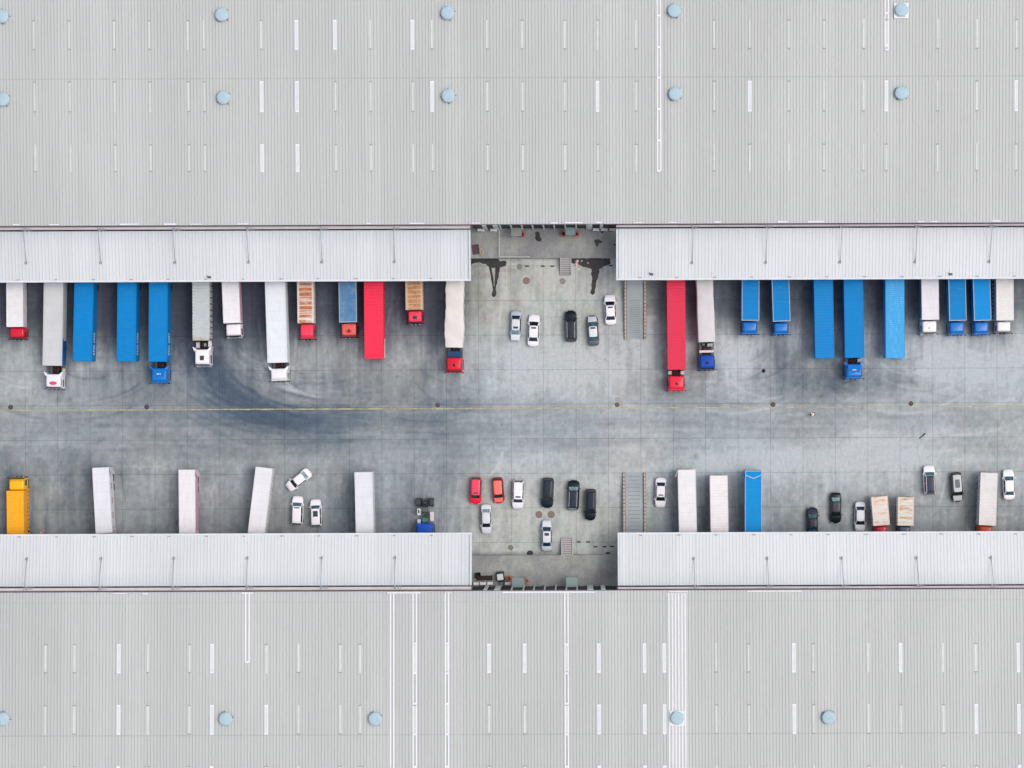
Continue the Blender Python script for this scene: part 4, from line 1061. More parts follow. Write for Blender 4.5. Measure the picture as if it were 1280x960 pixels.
def truck(label, group, xt, xb, yf, wpx, HT, kind, rgb, cabspec=None, rear_py=325.0, top_ref=352.0, side=None, extra=(), flip=False, semi=False, z0=1.25, name=None, cat=None, gapbits=(), rear=None, fix=None):
    """xt: centre of the roof at the canopy line, xb,yf: centre and end of the roof at the visible end (photo px)"""
    if fix:
        A = Vector(P(fix[0], fix[1], HT)); B = Vector(P(fix[2], fix[3], HT))      # rear, front
    else:
        slope = (xb - xt) / (yf - top_ref); A = Vector(P(xt + slope * (rear_py - top_ref), rear_py, HT)); B = Vector(P(xb, yf, HT))
    W = wpx / S * (H - HT) / H; d = B - A; L = d.length; rz = math.atan2(d.y, d.x) - math.pi / 2; M = (A + B) / 2
    nm = name or ('semi_truck' if (semi and cabspec) else ('semi_trailer' if semi else 'box_truck'))
    t = empty(nm, (M.x, M.y, 0), rz); tag(t, label, cat or ('trailer' if semi and not cabspec else 'truck'), group)
    cargo(t, W, L, z0, HT, kind, rgb, side, extra)
    mb = MB()
    for s_ in (-1, 1): mb.box(*sorted((s_ * .35, s_ * .47)), -L / 2 + .15, L / 2 + (.2 if cabspec else -.3), .75, z0 - .145)
    for k in range(int(L / 1.2)): mb.box(-.345, .345, -L / 2 + .4 + k * 1.2, -L / 2 + .5 + k * 1.2, .8, 1.02)
    mb.build('chassis', DARK, t)
    wr = .5
    ax = [-L / 2 + 1.0, -L / 2 + 2.3, -L / 2 + 3.6] if semi else ([-L / 2 + 1.9] if L < 8 else [-L / 2 + 1.5, -L / 2 + 2.8])
    for y in ax:
        for s_ in (-1, 1): wheel(t, s_ * (W / 2 - .22), y, wr, .26, True)
    mb = MB()
    for s_ in (-1, 1): mb.box(*sorted((s_ * (W / 2 - .1), s_ * (W / 2 - .3))), -L / 2 - .05, -L / 2 + .02, .85, 1.0)
    mb.build('tail_light', REDL, t)
    if semi:
        for s_ in (-1, 1):
            mb = MB(); mb.box(*sorted((s_ * .75, s_ * .9)), L / 2 - 3.0, L / 2 - 2.85, .25 if not cabspec else .5, z0 - .15); mb.box(*sorted((s_ * .68, s_ * .97)), L / 2 - 3.1, L / 2 - 2.75, .0 if not cabspec else .45, .02 if not cabspec else .5)
            mb.build('landing_leg', STEEL, t)
    mb = MB()
    for s_ in (-1, 1): mb.box(*sorted((s_ * (W / 2 - .12), s_ * (W / 2 - .16))), -L / 2 + 4.4, L / 2 - 1.5, .55, .95)
    mb.build('side_guard', STEEL, t)
    if cabspec:
        cw, y1p, gap, CH, crgb, roofc, style = cabspec
        # front face position from the photo
        sg = 1 if B.y > A.y else -1
        yfront = P(xb if not fix else fix[2], y1p, CH - .3)[1]; tot = (yfront - B.y) * sg
        CL = max(1.5, tot - gap) if tot > 0 else 1.9
        CWm = cw / S * (H - CH) / H
        cab(t, L / 2 + gap, CWm, CL, CH, crgb, roofc, style)
        wheelx = CWm / 2 - .2
        for s_ in (-1, 1): wheel(t, s_ * wheelx, L / 2 + gap + CL * .52, .5, .28)
        if semi:
            mb = MB()
            for s_ in (-1, 1): mb.box(*sorted((s_ * .36, s_ * .46)), L / 2 - 2.6, L / 2 + gap + .3, .7, 1.0)
            mb.box(-.5, .5, L / 2 - 1.6, L / 2 - .7, 1.0, 1.1); mb.build('tractor_frame', DARK, t)
            for y in (L / 2 - 1.9, L / 2 - .6):
                for s_ in (-1, 1): wheel(t, s_ * (CWm / 2 - .2), y, .5, .26, True)
            mb = MB(); mb.box(-.34, .34, L / 2 + .1, L / 2 + gap - .1, 1.0, 1.35, paint((60, 50, 52), .8, .4), .05)
            mb.tube((-.5, L / 2 + gap * .5, 1.5), (.5, L / 2 + gap * .5, 1.5), .035, paint((140, 40, 50), .5, .2), 6)
            mb.tube((-.2, L / 2 + .02, 1.7), (.15, L / 2 + gap - .02, 1.55), .03, RUB, 6); mb.build('air_hoses', None, t)
            for q in gapbits:
                xx, ww, yy, ll, zz, col = q
                mb = MB(); mb.box(xx - ww / 2, xx + ww / 2, L / 2 + yy, L / 2 + yy + ll, zz - .5, zz, paint(col, .5, .3), .05); mb.build('equipment_box', None, t)
            for s_ in (-1, 1):
                mb = MB(); mb.tube((s_ * (CWm / 2 - .33), L / 2 - .2 + 0, .85), (s_ * (CWm / 2 - .33), L / 2 + gap + .0, .85), .3, paint((96, 98, 102), .5, .4), 14); mb.build('fuel_tank', None, t, True)
        else:
            for s_ in (-1,):
                mb = MB(); mb.tube((s_ * (W / 2 - .42), L / 2 - 2.2, .85), (s_ * (W / 2 - .42), L / 2 - 1.2, .85), .27, CHROME, 14); mb.build('fuel_tank', None, t, True)
    return t

BLUE = (0, 132, 204); BLUEC = (4, 118, 204); RED = (240, 54, 84); REDC = (220, 28, 58); WH = (236, 235, 240)
G1 = 'trucks backed up to the upper dock'; G2 = 'trucks parked at the lower dock'
RB = 3.6      # rigid box height
truck('white ribbed box truck with small red cab at the far left of the upper row', G1, 18.3, 18.6, 408.5, 21, RB, 'ribbed', (232, 232, 236), (20, 424, .12, 2.5, REDC, None, ('visor',)))
truck('pale grey semi truck with blue flank panel and white cab carrying a red emblem', G1, 67.0, 65.3, 457, 24.3, 4.0, 'plain', (206, 208, 210), (20.5, 486, 1.15, 3.3, (236, 236, 242), None, ('ears', 'emblem', 'visor')), semi=True, side=(-1, 'front', (0, 96, 168)), gapbits=((-1.0, .36, .35, .7, 1.4, (214, 205, 190)),))
truck('plain blue trailer without tractor, right beside the pale grey semi truck', G1, 105.2, 102.8, 451.3, 24.0, 4.0, 'plain', BLUE, semi=True, side=(-1, 'letters', WH))
truck('plain blue trailer without tractor, middle one of the three blue ones at left', G1, 158.8, 157.8, 451.5, 23.8, 4.0, 'plain', BLUE, semi=True, side=(-1, 'letters', WH))
truck('blue semi truck with blue cab, left of the grey-green container truck', G1, 198.0, 197.4, 452.0, 23.4, 4.0, 'plain', BLUE, (21, 479, .85, 3.2, BLUEC, None, ('ears', 'deflector', 'bodybumper')), semi=True, side=(-1, 'letters', WH), extra=('plainroof',))
truck('grey-green container truck with rusty front edge and white cab with dark hatch', G1, 251.0, 251.3, 425.5, 22.0, 3.95, 'container', (188, 195, 197), (20, 457.5, 1.2, 3.2, (240, 238, 243), None, ('ears', 'hatch', 'lightbumper', 'visor')), semi=True, side=(-1, 'stakes', (96, 84, 84)), extra=('rustend',), gapbits=((.78, .5, .2, .8, 1.9, (190, 200, 204)), (-.9, .5, -.05, .95, 2.0, (216, 222, 220)), (-.2, .35, .3, .5, 1.7, (150, 160, 162))))
truck('white box truck with white cab and pinkish red stripe along its right flank', G1, 287.8, 289.9, 403.6, 21.2, RB, 'plain', (238, 236, 239), (20.6, 421.5, .12, 2.5, (240, 236, 242), None, ('lightbumper', 'visor')), side=(-1, 'full', (228, 170, 190)))
truck('long white semi truck with clean white cab, between white and rusty box trucks', G1, 343.7, 347.0, 453.2, 25.2, 4.05, 'plain', (230, 235, 242), (22, 476.5, .8, 3.3, (238, 236, 240), None, ('ears', 'hornless')), semi=True)
truck('white box truck with orange rust streaks across its roof and a red cab', G1, 381.6, 382.3, 403.7, 20.6, RB, 'bows', (226, 220, 214), (18.4, 424.0, .12, 2.5, (226, 44, 74), (246, 66, 96), ('lip',)), extra=('rusty',))
truck('faded blue-grey box truck with coral red cab roof', G1, 434.2, 435.0, 402.7, 21.8, RB, 'framed', (92, 138, 176), (20.4, 421.5, .12, 2.6, (150, 24, 34), (232, 104, 98), ('horn',)), extra=('faded',))
truck('bright red ribbed trailer without tractor', G1, 466.8, 467.6, 448.2, 24.6, 3.95, 'container', (246, 52, 84), semi=True, side=(-1, 'torn', (238, 214, 216)))
truck('short box truck with tan rusty roof and red cab with dark hatch', G1, 517.4, 518.0, 387.2, 21.6, 3.5, 'bows', (212, 184, 152), (19, 404.5, .12, 2.5, (200, 26, 48), (244, 70, 96), ('hatch', 'visor')), extra=('tan',))
truck('semi truck with lumpy off-white tarpaulin, red cab and dark blue box behind the cab', G1, 568.4, 567.4, 434.3, 22.4, 3.9, 'tarp', (226, 222, 218), (20.6, 465.5, 1.35, 3.1, (214, 22, 48), None, ('horn', 'visor', 'bodybumper')), semi=True, extra=('lumpy',), gapbits=((0, 2.0, .45, .85, 2.0, (24, 76, 118)),))
truck('long red ribbed semi truck with red cab beside the upper ramp', G1, 845.0, 845.9, 462.0, 23.4, 4.0, 'container', (226, 56, 86), (21, 488.5, .85, 3.2, (238, 34, 66), None, ('horn', 'bodybumper')), semi=True, gapbits=((-.85, .5, .15, .5, 1.9, (206, 200, 196)), (.85, .5, .15, .5, 1.9, (206, 200, 196))))
truck('semi truck with pale grey tarpaulin trailer and dark blue cab', G1, 881.0, 883.6, 427.3, 21.2, 3.9, 'tarp', (214, 212, 214), (20.6, 462.5, 1.8, 3.0, (12, 66, 160), (16, 74, 176), ('horn', 'visor')), semi=True, gapbits=((-.5, .8, .15, .45, 1.6, (170, 176, 176)), (.35, .4, .15, .3, 1.5, (110, 128, 122)), (0, 2.0, 1.1, .35, 1.8, (224, 222, 226))))
G1b = 'trucks backed up to the upper dock'
truck('blue pale-framed box truck next to the pale tarpaulin semi truck', G1, 938.3, 938.1, 400.6, 21.6, RB, 'framed', BLUE, (19.6, 418, .12, 2.5, BLUEC, None, ('bodybumper', 'lip')))
truck('blue pale-framed box truck parked just left of the plain blue trailers', G1, 975.6, 977.2, 401.6, 21.6, RB, 'framed', BLUE, (19.6, 418.5, .12, 2.5, BLUEC, None, ('lip', 'bodybumper')))
truck('plain blue trailer without tractor, just left of the right-hand blue semi truck', G1, 1029.3, 1031.2, 447.6, 23.8, 4.0, 'ribbed', BLUE, semi=True)
truck('blue semi truck with blue cab, the only one in the right half', G1, 1066.8, 1068.4, 447.0, 24.0, 4.0, 'plain', BLUE, (21.6, 473.5, .85, 3.2, BLUEC, None, ('ears', 'deflector', 'bodybumper')), semi=True, gapbits=((-.85, .5, .15, .5, 1.8, (180, 184, 180)),))
truck('blue trailer without tractor with pale scuff lines on its roof', G1, 1118.6, 1119.0, 447.6, 23.8, 4.0, 'plain', (18, 156, 222), semi=True, extra=('scuffed',))
truck('white box truck with white cab bearing a small red dot, left of two blue trucks', G1, 1162.6, 1163.2, 399.6, 21.4, RB, 'plain', (230, 230, 236), (20, 417.5, .14, 2.6, (240, 238, 240), None, ('dot', 'visor', 'lightbumper')), side=(1, 'full', (120, 140, 144)))
truck('blue pale-framed box truck right beside the white box truck with red dot', G1, 1196.3, 1197.5, 400.7, 21.4, RB, 'framed', BLUE, (19.6, 418.8, .12, 2.5, BLUEC, None, ('lip', 'bodybumper')))
truck('blue pale-framed box truck with a brownish scrape on its roof corner', G1, 1227.0, 1228.4, 400.7, 21.4, RB, 'framed', (4, 144, 220), (19.6, 418.6, .12, 2.5, BLUEC, None, ('lip', 'bodybumper')))
truck('white ribbed box truck with white cab at the right end of the upper row', G1, 1256.2, 1256.6, 400.4, 21.6, RB, 'ribbed', (232, 229, 228), (18.8, 416.5, .14, 2.6, (238, 237, 240), None, ('visor',)), side=(1, 'hooks', (190, 186, 186)))

# lower row. nose-in trucks: rear faces up the page
def nosein(label, rx, ry, fx, fy, wpx, HT, kind, rgb, cabc, side=None, extra=(), CH=2.6, cw=19.5, style=('visor',), z0=1.2):
    return truck(label, G2, 0, 0, 0, wpx, HT, kind, rgb, (cw, fy + 17.5, .12, CH, cabc, None, style), side=side, extra=extra, fix=(rx, ry, fx, fy), z0=z0)
truck('yellow box truck with yellow cab facing the yard', G2, 0, 0, 0, 21.6, RB, 'ribbed', (252, 178, 38), (20.8, 597.0, .04, 2.9, (252, 188, 32), None, ('lip', 'visor')), side=(-1 * -1, 'hooks', (222, 150, 50)), extra=('yellow',), fix=(19.9, 692, 19.0, 613.5))
nosein('white box truck with open rear door, nose to the dock, second in the lower row', 125.6, 584.6, 130.0, 666.5, 20.8, 3.9, 'plain', (228, 230, 236), (220, 222, 226), side=(-1, 'marks', (206, 120, 116)), extra=('openright',))
nosein('white box truck with short open door flap at its upper right corner', 233.4, 587.3, 234.2, 666.8, 20.6, 3.9, 'plain', (234, 232, 235), (214, 220, 222), side=(-1, 'full', (222, 160, 184)), extra=('openright',))
nosein('white box truck parked at a slant near the slanted white car', 330.2, 584.8, 320.2, 667.2, 21.2, 3.9, 'plain', (232, 231, 236), (216, 220, 224), side=(-1, 'stakes', (200, 196, 190)), extra=())
nosein('white truck with smooth pale roof, between white cars and the bobtail tractor', 454.3, 590.3, 456.2, 672.5, 22.4, 3.9, 'plain', (228, 230, 236), (216, 220, 224))
nosein('white box truck just right of the lower ramp and small white car', 858.4, 587.2, 860.2, 671.5, 22.2, 3.9, 'plain', (234, 233, 236), (216, 220, 224), extra=('openleft',))
nosein('white box truck with thin red edging, beside the blue framed truck', 898.5, 594.6, 899.8, 673, 22.0, 3.9, 'ribbed', (236, 232, 234), (190, 50, 60), extra=('redtrim',))
nosein('blue box truck with white roof frame and V line, lower row', 941.8, 588.4, 941.8, 674, 21.0, 3.9, 'framed', (0, 142, 214), BLUEC, extra=('vee', 'openleft'))
nosein('small box truck with pale roof and light rust stains, red cab', 1099.2, 620.8, 1102.2, 656.8, 20.6, 3.2, 'bows', (232, 222, 212), (206, 36, 66), extra=('light',), CH=2.4, cw=16.5, z0=1.0)
nosein('small box truck with brown rust patches on its roof, slate blue cab', 1132.6, 621.4, 1132.2, 657.0, 20.2, 3.2, 'bows', (218, 210, 194), (76, 98, 118), extra=('light2', 'rusty2'), CH=2.4, cw=16.5, z0=1.0)
nosein('off-white box truck with orange cab, at the right end of the lower row', 1236.7, 591.2, 1234.3, 656.7, 21.4, 3.6, 'ribbed', (226, 224, 222), (214, 74, 40), side=(1, 'stakes', (190, 196, 196)), cw=19)

# bobtail tractor
def bobtail():
    A = Vector(P(531.4, 622, 1)); e = empty('tractor_unit', (A.x, A.y, 0), math.pi); tag(e, 'blue tractor unit without trailer, bare rear chassis showing', 'truck')
    mb = MB()
    for s_ in (-1, 1): mb.box(*sorted((s_ * .32, s_ * .42)), 0, 4.0, .75, 1.02)
    for y in (.3, 1.2, 2.0, 2.9): mb.box(-.319, .319, y, y + .14, .8, 1.0)
    mb.build('chassis', paint((58, 62, 64), .7, .4), e)
    mb = MB(); mb.box(-.45, .45, .5, 1.3, 1.03, 1.14, DARK, .04); mb.tube((0, .7, 1.15), (0, .75, 1.17), .2, STEEL, 10); mb.build('fifth_wheel', None, e)
    for s_ in (-1, 1):
        wheel(e, s_ * .98, .65, .52, .28, True)
        mb = MB(); R = []
        for k in range(8):
            a = math.radians(200 - 220 * k / 7); R.append([(s_ * .62, .65 + .62 * math.cos(a), .55 + .62 * math.sin(a)), (s_ * 1.24, .65 + .62 * math.cos(a), .55 + .62 * math.sin(a))])
        mb.loft(R, paint((72, 76, 82), .6, .5), caps=False, closed=False); mb.build('mudguard', None, e, True)
    mb = MB(); mb.box(-1.2, -.66, 1.95, 3.25, .5, 1.3, paint((214, 212, 210), .5, .3), .08); mb.build('fuel_tank', None, e, True)
    mb = MB(); mb.box(.62, 1.12, 1.5, 2.45, .5, 1.25, paint((206, 212, 216), .5, .3), .06); mb.box(.78, .95, 1.7, 2.1, 1.251, 1.3, DARK); mb.build('battery_box', None, e)
    mb = MB(); mb.box(.6, 1.1, 3.0, 3.5, .6, 1.4, paint((190, 206, 212), .5, .3), .06); mb.build('air_filter', None, e)
    mb = MB(); mb.box(-.42, .42, 2.75, 3.4, .9, 1.25, paint((70, 128, 120), .5, .4), .08); mb.tube((-.3, 2.2, 1.1), (.3, 2.6, 1.15), .05, RUB, 6); mb.tube((.2, 2.0, 1.1), (-.2, 3.0, 1.3), .04, RUB, 6); mb.build('gearbox', None, e)
    cab(e, 3.5, 2.44, 2.0, 3.0, (10, 74, 178), (16, 84, 190), ('visor', 'lip'))
    for s_ in (-1, 1): wheel(e, s_ * .98, 4.8, .5, .28)
bobtail()

# ------------------------------------------------------------------ cars
def car(label, fx, fy, rx, ry, wpx, kind, rgb, roof=None, gl=None, sun=None, rails=None, rearglass=None, hood=None):
    h = .9; F = Vector(P(fx, fy, h * .6)); B = Vector(P(rx, ry, h * .6)); d = F - B; L = d.length; rz = math.atan2(d.y, d.x) - math.pi / 2
    M = (F + B) / 2; Wd = wpx / S; w = Wd / 2 * .985
    t = empty('parked_car', (M.x, M.y, 0), rz); tag(t, label, 'car', 'cars parked in the yard')
    bm_ = paint(rgb, .28, .08, coat=.2, sc=2.5)
    suv = kind == 'suv'; hat = kind == 'hatch'
    HH = 1.68 if suv else (1.5 if hat else 1.44); belt = 1.02 if suv else .92; hoodz = .98 if suv else .86
    deck = 1.02 if suv else (.96 if hat else .95)
    st = [(-.5, .44, .55, .62), (-.49, .66, .5, .76), (-.465, .82, .34, deck - .06), (-.42, .935, .24, deck), (-.35, .985, .22, deck), (-.2, 1, .22, belt), (0, 1, .22, belt), (.15, 1, .22, belt), (.25, .995, .22, belt - .01), (.32, .98, .22, hoodz + .02), (.39, .94, .24, hoodz - .04), (.44, .86, .3, hoodz - .12), (.475, .74, .36, hoodz - .22), (.492, .58, .42, hoodz - .3), (.5, .40, .48, .52)]
    R = []
    for y, ww, zb, zs in st:
        q = w * ww; hf = [(.82 * q, zb), (.97 * q, zb + .08 if zs - zb > .3 else zb + .02), (q, (zb + zs) / 2), (.965 * q, zs - .1 if zs - zb > .3 else zs - .02), (.88 * q, zs), (.45 * q, zs + .035), (0, zs + .045)]
        pts = [(-x, z) for x, z in hf] + [(x, z) for x, z in reversed(hf[:-1])]
        R.append([(x, y * L, z) for x, z in pts])
    mb = MB(); mb.loft(R, bm_); mb.build('body', None, t, True)
    # glasshouse
    if suv: yf0, yf1, yr1, yr0 = .27, .145, -.40, -.465
    elif hat: yf0, yf1, yr1, yr0 = .28, .14, -.36, -.455
    else: yf0, yf1, yr1, yr0 = .265, .125, -.20, -.345
    z0 = belt - .03; z1 = HH - .05; wb, wt = w * .90, w * .68
    lerp = lambda a, b, v: a + (b - a) * v
    def front(u, v, o=0.0):
        s_ = 2 * u - 1; bow = .07 * (1 - s_ * s_); return (s_ * lerp(wb, wt, v), lerp(yf0, yf1, v) * L + bow + o, lerp(z0, z1, v) + o * .8)
    def rearf(u, v, o=0.0):
        s_ = 1 - 2 * u; bow = .06 * (1 - s_ * s_); return (s_ * lerp(wb, wt, v), lerp(yr0, yr1, v) * L - bow - o, lerp(z0, z1, v) + o * .8)
    def sidef(sd):
        def f(u, v, o=0.0):
            ya, yb_ = lerp(yr0, yr1, v) * L, lerp(yf0, yf1, v) * L
            s_ = 2 * u - 1; return (sd * (lerp(wb, wt, v) + .03 * (1 - s_ * s_) + o), lerp(ya, yb_, u), lerp(z0, z1, v) + o * .3)
        return f
    rg = []
    for v in (0, .5, 1):
        r = [front(i / 6, v) for i in range(7)]
        sr = sidef(1); r += [sr(1 - i / 6, v) for i in range(1, 6)]
        r += [rearf(i / 6, v) for i in range(7)]
        sl = sidef(-1); r += [sl(i / 6, v) for i in range(1, 6)]
        rg.append(r)
    mb = MB(); mb.loft(rg, bm_, caps=False); mb.build('pillar_frame', None, t, True)
    top = rg[-1]; cy_ = (yf1 + yr1) / 2 * L
    rings = [top]
    for k, dz in ((.93, .03), (.7, .045), (.3, .052)):
        rings.append([(x * k, cy_ + (y - cy_) * k, z1 + dz) for x, y, z in top])
    mb = MB(); mb.loft(rings, paint(roof, .3, .08, coat=.15, sc=2.5) if roof else bm_, caps=True); mb.build('roof', None, t, True)
    g = gl or GL
    def pane(fn, u0, u1, v0, v1, name, mat):
        mb = MB(); mb.grid(lambda u, v: fn(lerp(u0, u1, u), lerp(v0, v1, v), .014), 6, 3, mat); mb.build(name, None, t, True)
    pane(front, .05, .95, .06, .96, 'windscreen', g)
    pane(rearf, .07, .93, .1, .95, 'rear_window', rearglass or g)
    for sd in (-1, 1):
        f = sidef(sd); pane(f, .08, .50, .18, .9, 'side_window', GL); pane(f, .53, .93, .18, .9, 'side_window', GL)
    zt = z1 + .05
    if sun:
        a, b_, ww = sun; mb = MB(); mb.box(-w * ww, w * ww, a * L, b_ * L, zt - .01, zt + .008, GLB, .004); mb.build('sunroof', None, t)
    if rails:
        for sd in (-1, 1):
            mb = MB(); x = sd * wt * .93; mb.tube((x, (yf1 - .02) * L, z1 + .06), (x, (yr1 + .03) * L, z1 + .06), .028, paint(rails, .3, .1, .3), 6); mb.build('roof_rail', None, t, True)
    for sd in (-1, 1):
        mb = MB(); y = (yf0 - .045) * L; mb.box(*sorted((sd * (w * .93), sd * (w * .93 + .19))), y - .06, y + .07, belt - .02, belt + .13, bm_, .03); mb.build('mirror', None, t)
        mb = MB(); mb.box(*sorted((sd * w * .45, sd * w * .82)), .475 * L, .488 * L, hoodz - .3, hoodz - .17, LAMP, .02); mb.build('headlight', None, t)
        mb = MB(); mb.box(*sorted((sd * w * .5, sd * w * .84)), -.492 * L, -.478 * L, deck - .28, deck - .14, REDL, .02); mb.build('tail_light', None, t)
        for y in (-.31, .31): wheel(t, sd * (w * .985 - .1), y * L, .33, .21)
    if hood:
        mb = MB(); mb.grid(lambda u, v: ((2 * u - 1) * w * .8 * (1 - .12 * v), (.285 + .17 * v) * L, lerp(hoodz + .085, hoodz - .055, v ** 1.5) - .015 * (2 * u - 1) ** 2), 6, 4, paint(hood, .3, .1)); mb.build('hood_panel', None, t, True)
    return t

SI = (206, 208, 214); WC = (240, 238, 243); BK = (20, 26, 34)
car('silver-blue sedan facing down the photo, left of four cars in the upper gap', 644.3, 426.8, 645.2, 388.3, 14.2, 'sedan', (176, 184, 200), (214, 218, 224), GLL, (.02, .09, .45), rearglass=GLB, hood=(220, 222, 228))
car('white sedan with small sunroof, second from left in the upper gap', 668, 393, 666.2, 433.3, 15.2, 'sedan', WC, None, GL, (.05, .10, .42), rearglass=GLB)
car('black SUV with pale roof rails, between white and silver sedans', 713.2, 388, 714, 427.4, 15.4, 'suv', BK, (34, 42, 54), GL, None, (190, 196, 200))
car('silver sedan with dark flanks, just right of the black SUV', 740, 394.2, 742.5, 432.3, 14.2, 'sedan', (92, 96, 108), (224, 224, 230), GLT, (.05, .11, .45), hood=(190, 198, 202))
car('white sedan parked nearest to the upper ramp', 762, 368.4, 763.6, 406.2, 15.2, 'sedan', WC, None, GL, (.05, .10, .42), rearglass=GLB)
car('white sedan parked at a slant, above two other white cars', 359.8, 610.5, 387.6, 589.0, 14.6, 'sedan', WC, None, GL, rearglass=GLL)
car('white hatchback directly below the slanted white sedan', 372.6, 620, 371.4, 656.6, 15, 'suv', WC, None, GLT, (.09, .13, .45))
car('white SUV with large dark sunroof, right of another white car', 394.6, 624, 395.8, 658.6, 14.8, 'suv', WC, None, GLT, (-.12, .09, .42))
car('bright red hatchback with small sunroof, left end of its row', 594.3, 630, 595.4, 596.2, 14.8, 'suv', (240, 30, 62), (250, 70, 100), GL, (.06, .11, .4))
car('red hatchback with coral roof, right of the brighter red one', 623.8, 629, 621.6, 596.4, 14.4, 'hatch', (172, 26, 38), (250, 118, 106), GL, hood=(244, 112, 104))
car('white SUV with small sunroof, right of the two red cars', 647.2, 636, 648.2, 599.4, 15.4, 'suv', WC, None, GL, (.06, .11, .4))
car('silver-white sedan parked below the two red cars', 608.3, 667.2, 607.5, 630, 13.6, 'sedan', (216, 218, 224), None, GL, rearglass=GLL)
car('black SUV facing down, leftmost of three black cars in lower gap', 683.6, 635, 685.2, 597, 15.6, 'suv', (18, 30, 40), (28, 42, 56), GL)
car('black SUV with bright roof rails and pale windscreen, middle of three black cars', 717.4, 600, 715.8, 637.8, 15.6, 'suv', (18, 24, 32), (34, 42, 60), GLL, None, (200, 200, 194))
car('black estate car, lowest and rightmost of three black cars in lower gap', 737.4, 650.6, 738.6, 611, 14.6, 'suv', (16, 24, 32), (22, 34, 46), GL)
car('silver sedan with dark sunroof, parked next to the lower steps', 683.6, 649.6, 683.4, 689, 13.8, 'sedan', (186, 192, 202), (216, 220, 228), GLB, (.0, .09, .42), hood=(214, 220, 226))
car('small white sedan between the lower ramp and the white trucks', 825.4, 634.4, 826.2, 596.8, 14.8, 'sedan', (236, 236, 240), None, GL, (.06, .10, .4))
car('black sedan half hidden under the lower right canopy', 1015.2, 634.2, 1015.6, 671.5, 14.6, 'sedan', (22, 30, 40), (36, 40, 50), GLT, hood=(40, 48, 62))
car('black sedan with grey roof and pale rear window', 1044.4, 654, 1044.6, 615.6, 14.6, 'sedan', (20, 28, 30), (62, 62, 70), GL, rearglass=GLL)
car('white sedan left of the small rusty box trucks', 1074.8, 664.2, 1075.2, 627, 14.2, 'sedan', (230, 232, 238), None, GL, rearglass=GLB)
car('white SUV with dark navy roof and roof rails', 1160.8, 581.6, 1162.2, 619, 15.4, 'suv', (238, 238, 242), (38, 44, 66), GLT, None, (225, 220, 225))
car('dark car with silver roof, large sunroof and silver hood', 1197, 627.4, 1194.2, 590, 14.6, 'suv', (34, 38, 44), (196, 200, 202), GL, (-.26, .02, .42), hood=(190, 194, 196))
car('white sedan at the right edge, beside the orange-cab truck', 1260, 586.7, 1261.4, 625, 15, 'sedan', WC, None, GLT)

# ------------------------------------------------------------------ small things
def manhole(px, py, label, r=.42, rgb=(138, 118, 112), h=0):
    x, y = P(px, py, h); e = empty('manhole_cover', (x, y, h)); tag(e, label, 'manhole cover')
    mb = MB(); pts = [((r + .07) * math.cos(t), (r + .07) * math.sin(t)) for t in [2 * math.pi * k / 24 for k in range(24)]]; mb.poly(pts, -.01, .012); mb.build('frame_ring', paint(tuple(int(v * .85) for v in rgb), .8, .3), e)
    mb = MB(); rr = [[(q * math.cos(t), q * math.sin(t), z) for t in [2 * math.pi * k / 24 for k in range(24)]] for q, z in ((r, .013), (r, .02), (r * .93, .022), (r * .85, .018), (r * .3, .018), (r * .25, .024))]
    mb.loft(rr); mb.build('lid', paint(rgb, .8, .4, sc=6), e)
for a in ((657.8, 351, 'round brown manhole cover below the upper dock, left of the steps'), (703.2, 351.5, 'faint round manhole cover just below the upper steps', .34, (146, 142, 136)),
          (649.3, 333.5, 'grey round manhole cover nearest the upper dock edge', .3, (134, 132, 126)), (673.6, 643.2, 'left one of two brown manhole covers above the silver sedan'),
          (689, 643.2, 'right one of two brown manhole covers above the silver sedan'), (638.3, 684.5, 'grey manhole cover near the lower dock, left of the silver sedan', .3, (128, 126, 120)),
          (13.3, 509, 'small dark manhole cover by the yellow line at the far left', .27, (84, 80, 82)), (183.4, 508.8, 'small dark manhole cover by the yellow line below the blue trucks', .27, (84, 80, 82)),
          (547, 506.5, 'small dark manhole cover by the yellow line left of centre', .25, (90, 86, 90)), (771.3, 506, 'small dark manhole cover in a pale square patch by the yellow line', .25, (100, 98, 98)),
          (966.3, 505.7, 'small dark manhole cover by the yellow line right of the red truck', .27, (92, 84, 86)), (1138.7, 504.5, 'small dark manhole cover by the yellow line near the scuffed trailer', .27, (92, 84, 86)),
          (954.5, 463.6, 'small black manhole cover below the two framed blue box trucks', .2, (40, 42, 46))):
    manhole(a[0], a[1], a[2], *(a[3:] if len(a) > 3 else ()))
mb = MB(); x, y = P(774, 502); mb.box(x - .6, x + .55, y - .65, y + .6, -.01, .004); tag(mb.build('ground_patch', concrete((176, 178, 176), 1, .1)), kind='structure')
def drain(px, py, label):
    x, y = P(px, py); e = empty('drain_grate', (x, y, 0)); tag(e, label, 'drain grate')
    mb = MB(); mb.box(-.27, .27, -.1, .1, -.02, .01, paint((70, 70, 74), .8, .3)); mb.build('grate_frame', None, e)
    mb = MB()
    for k in range(5): mb.box(-.22 + k * .095, -.18 + k * .095, -.07, .07, .0105, .016, RUB)
    mb.build('slot', None, e)
for a in ((658.6, 332.7, 'drain grate beside the grey manhole near the upper dock'), (678.4, 332.7, 'drain grate midway between manhole and upper steps'), (690, 332.7, 'drain grate just left of the upper steps'), (763.5, 332, 'drain grate at the right end of the wet patch'),
          (723.4, 677.4, 'drain grate nearest the lower steps'), (735, 677.5, 'drain grate second from the lower steps'), (744.4, 683.4, 'drain grate lower right of the steps, third along'), (755.6, 683.3, 'drain grate fourth along from the lower steps'), (765.2, 683, 'drain grate nearest the lower right canopy')):
    drain(*a)

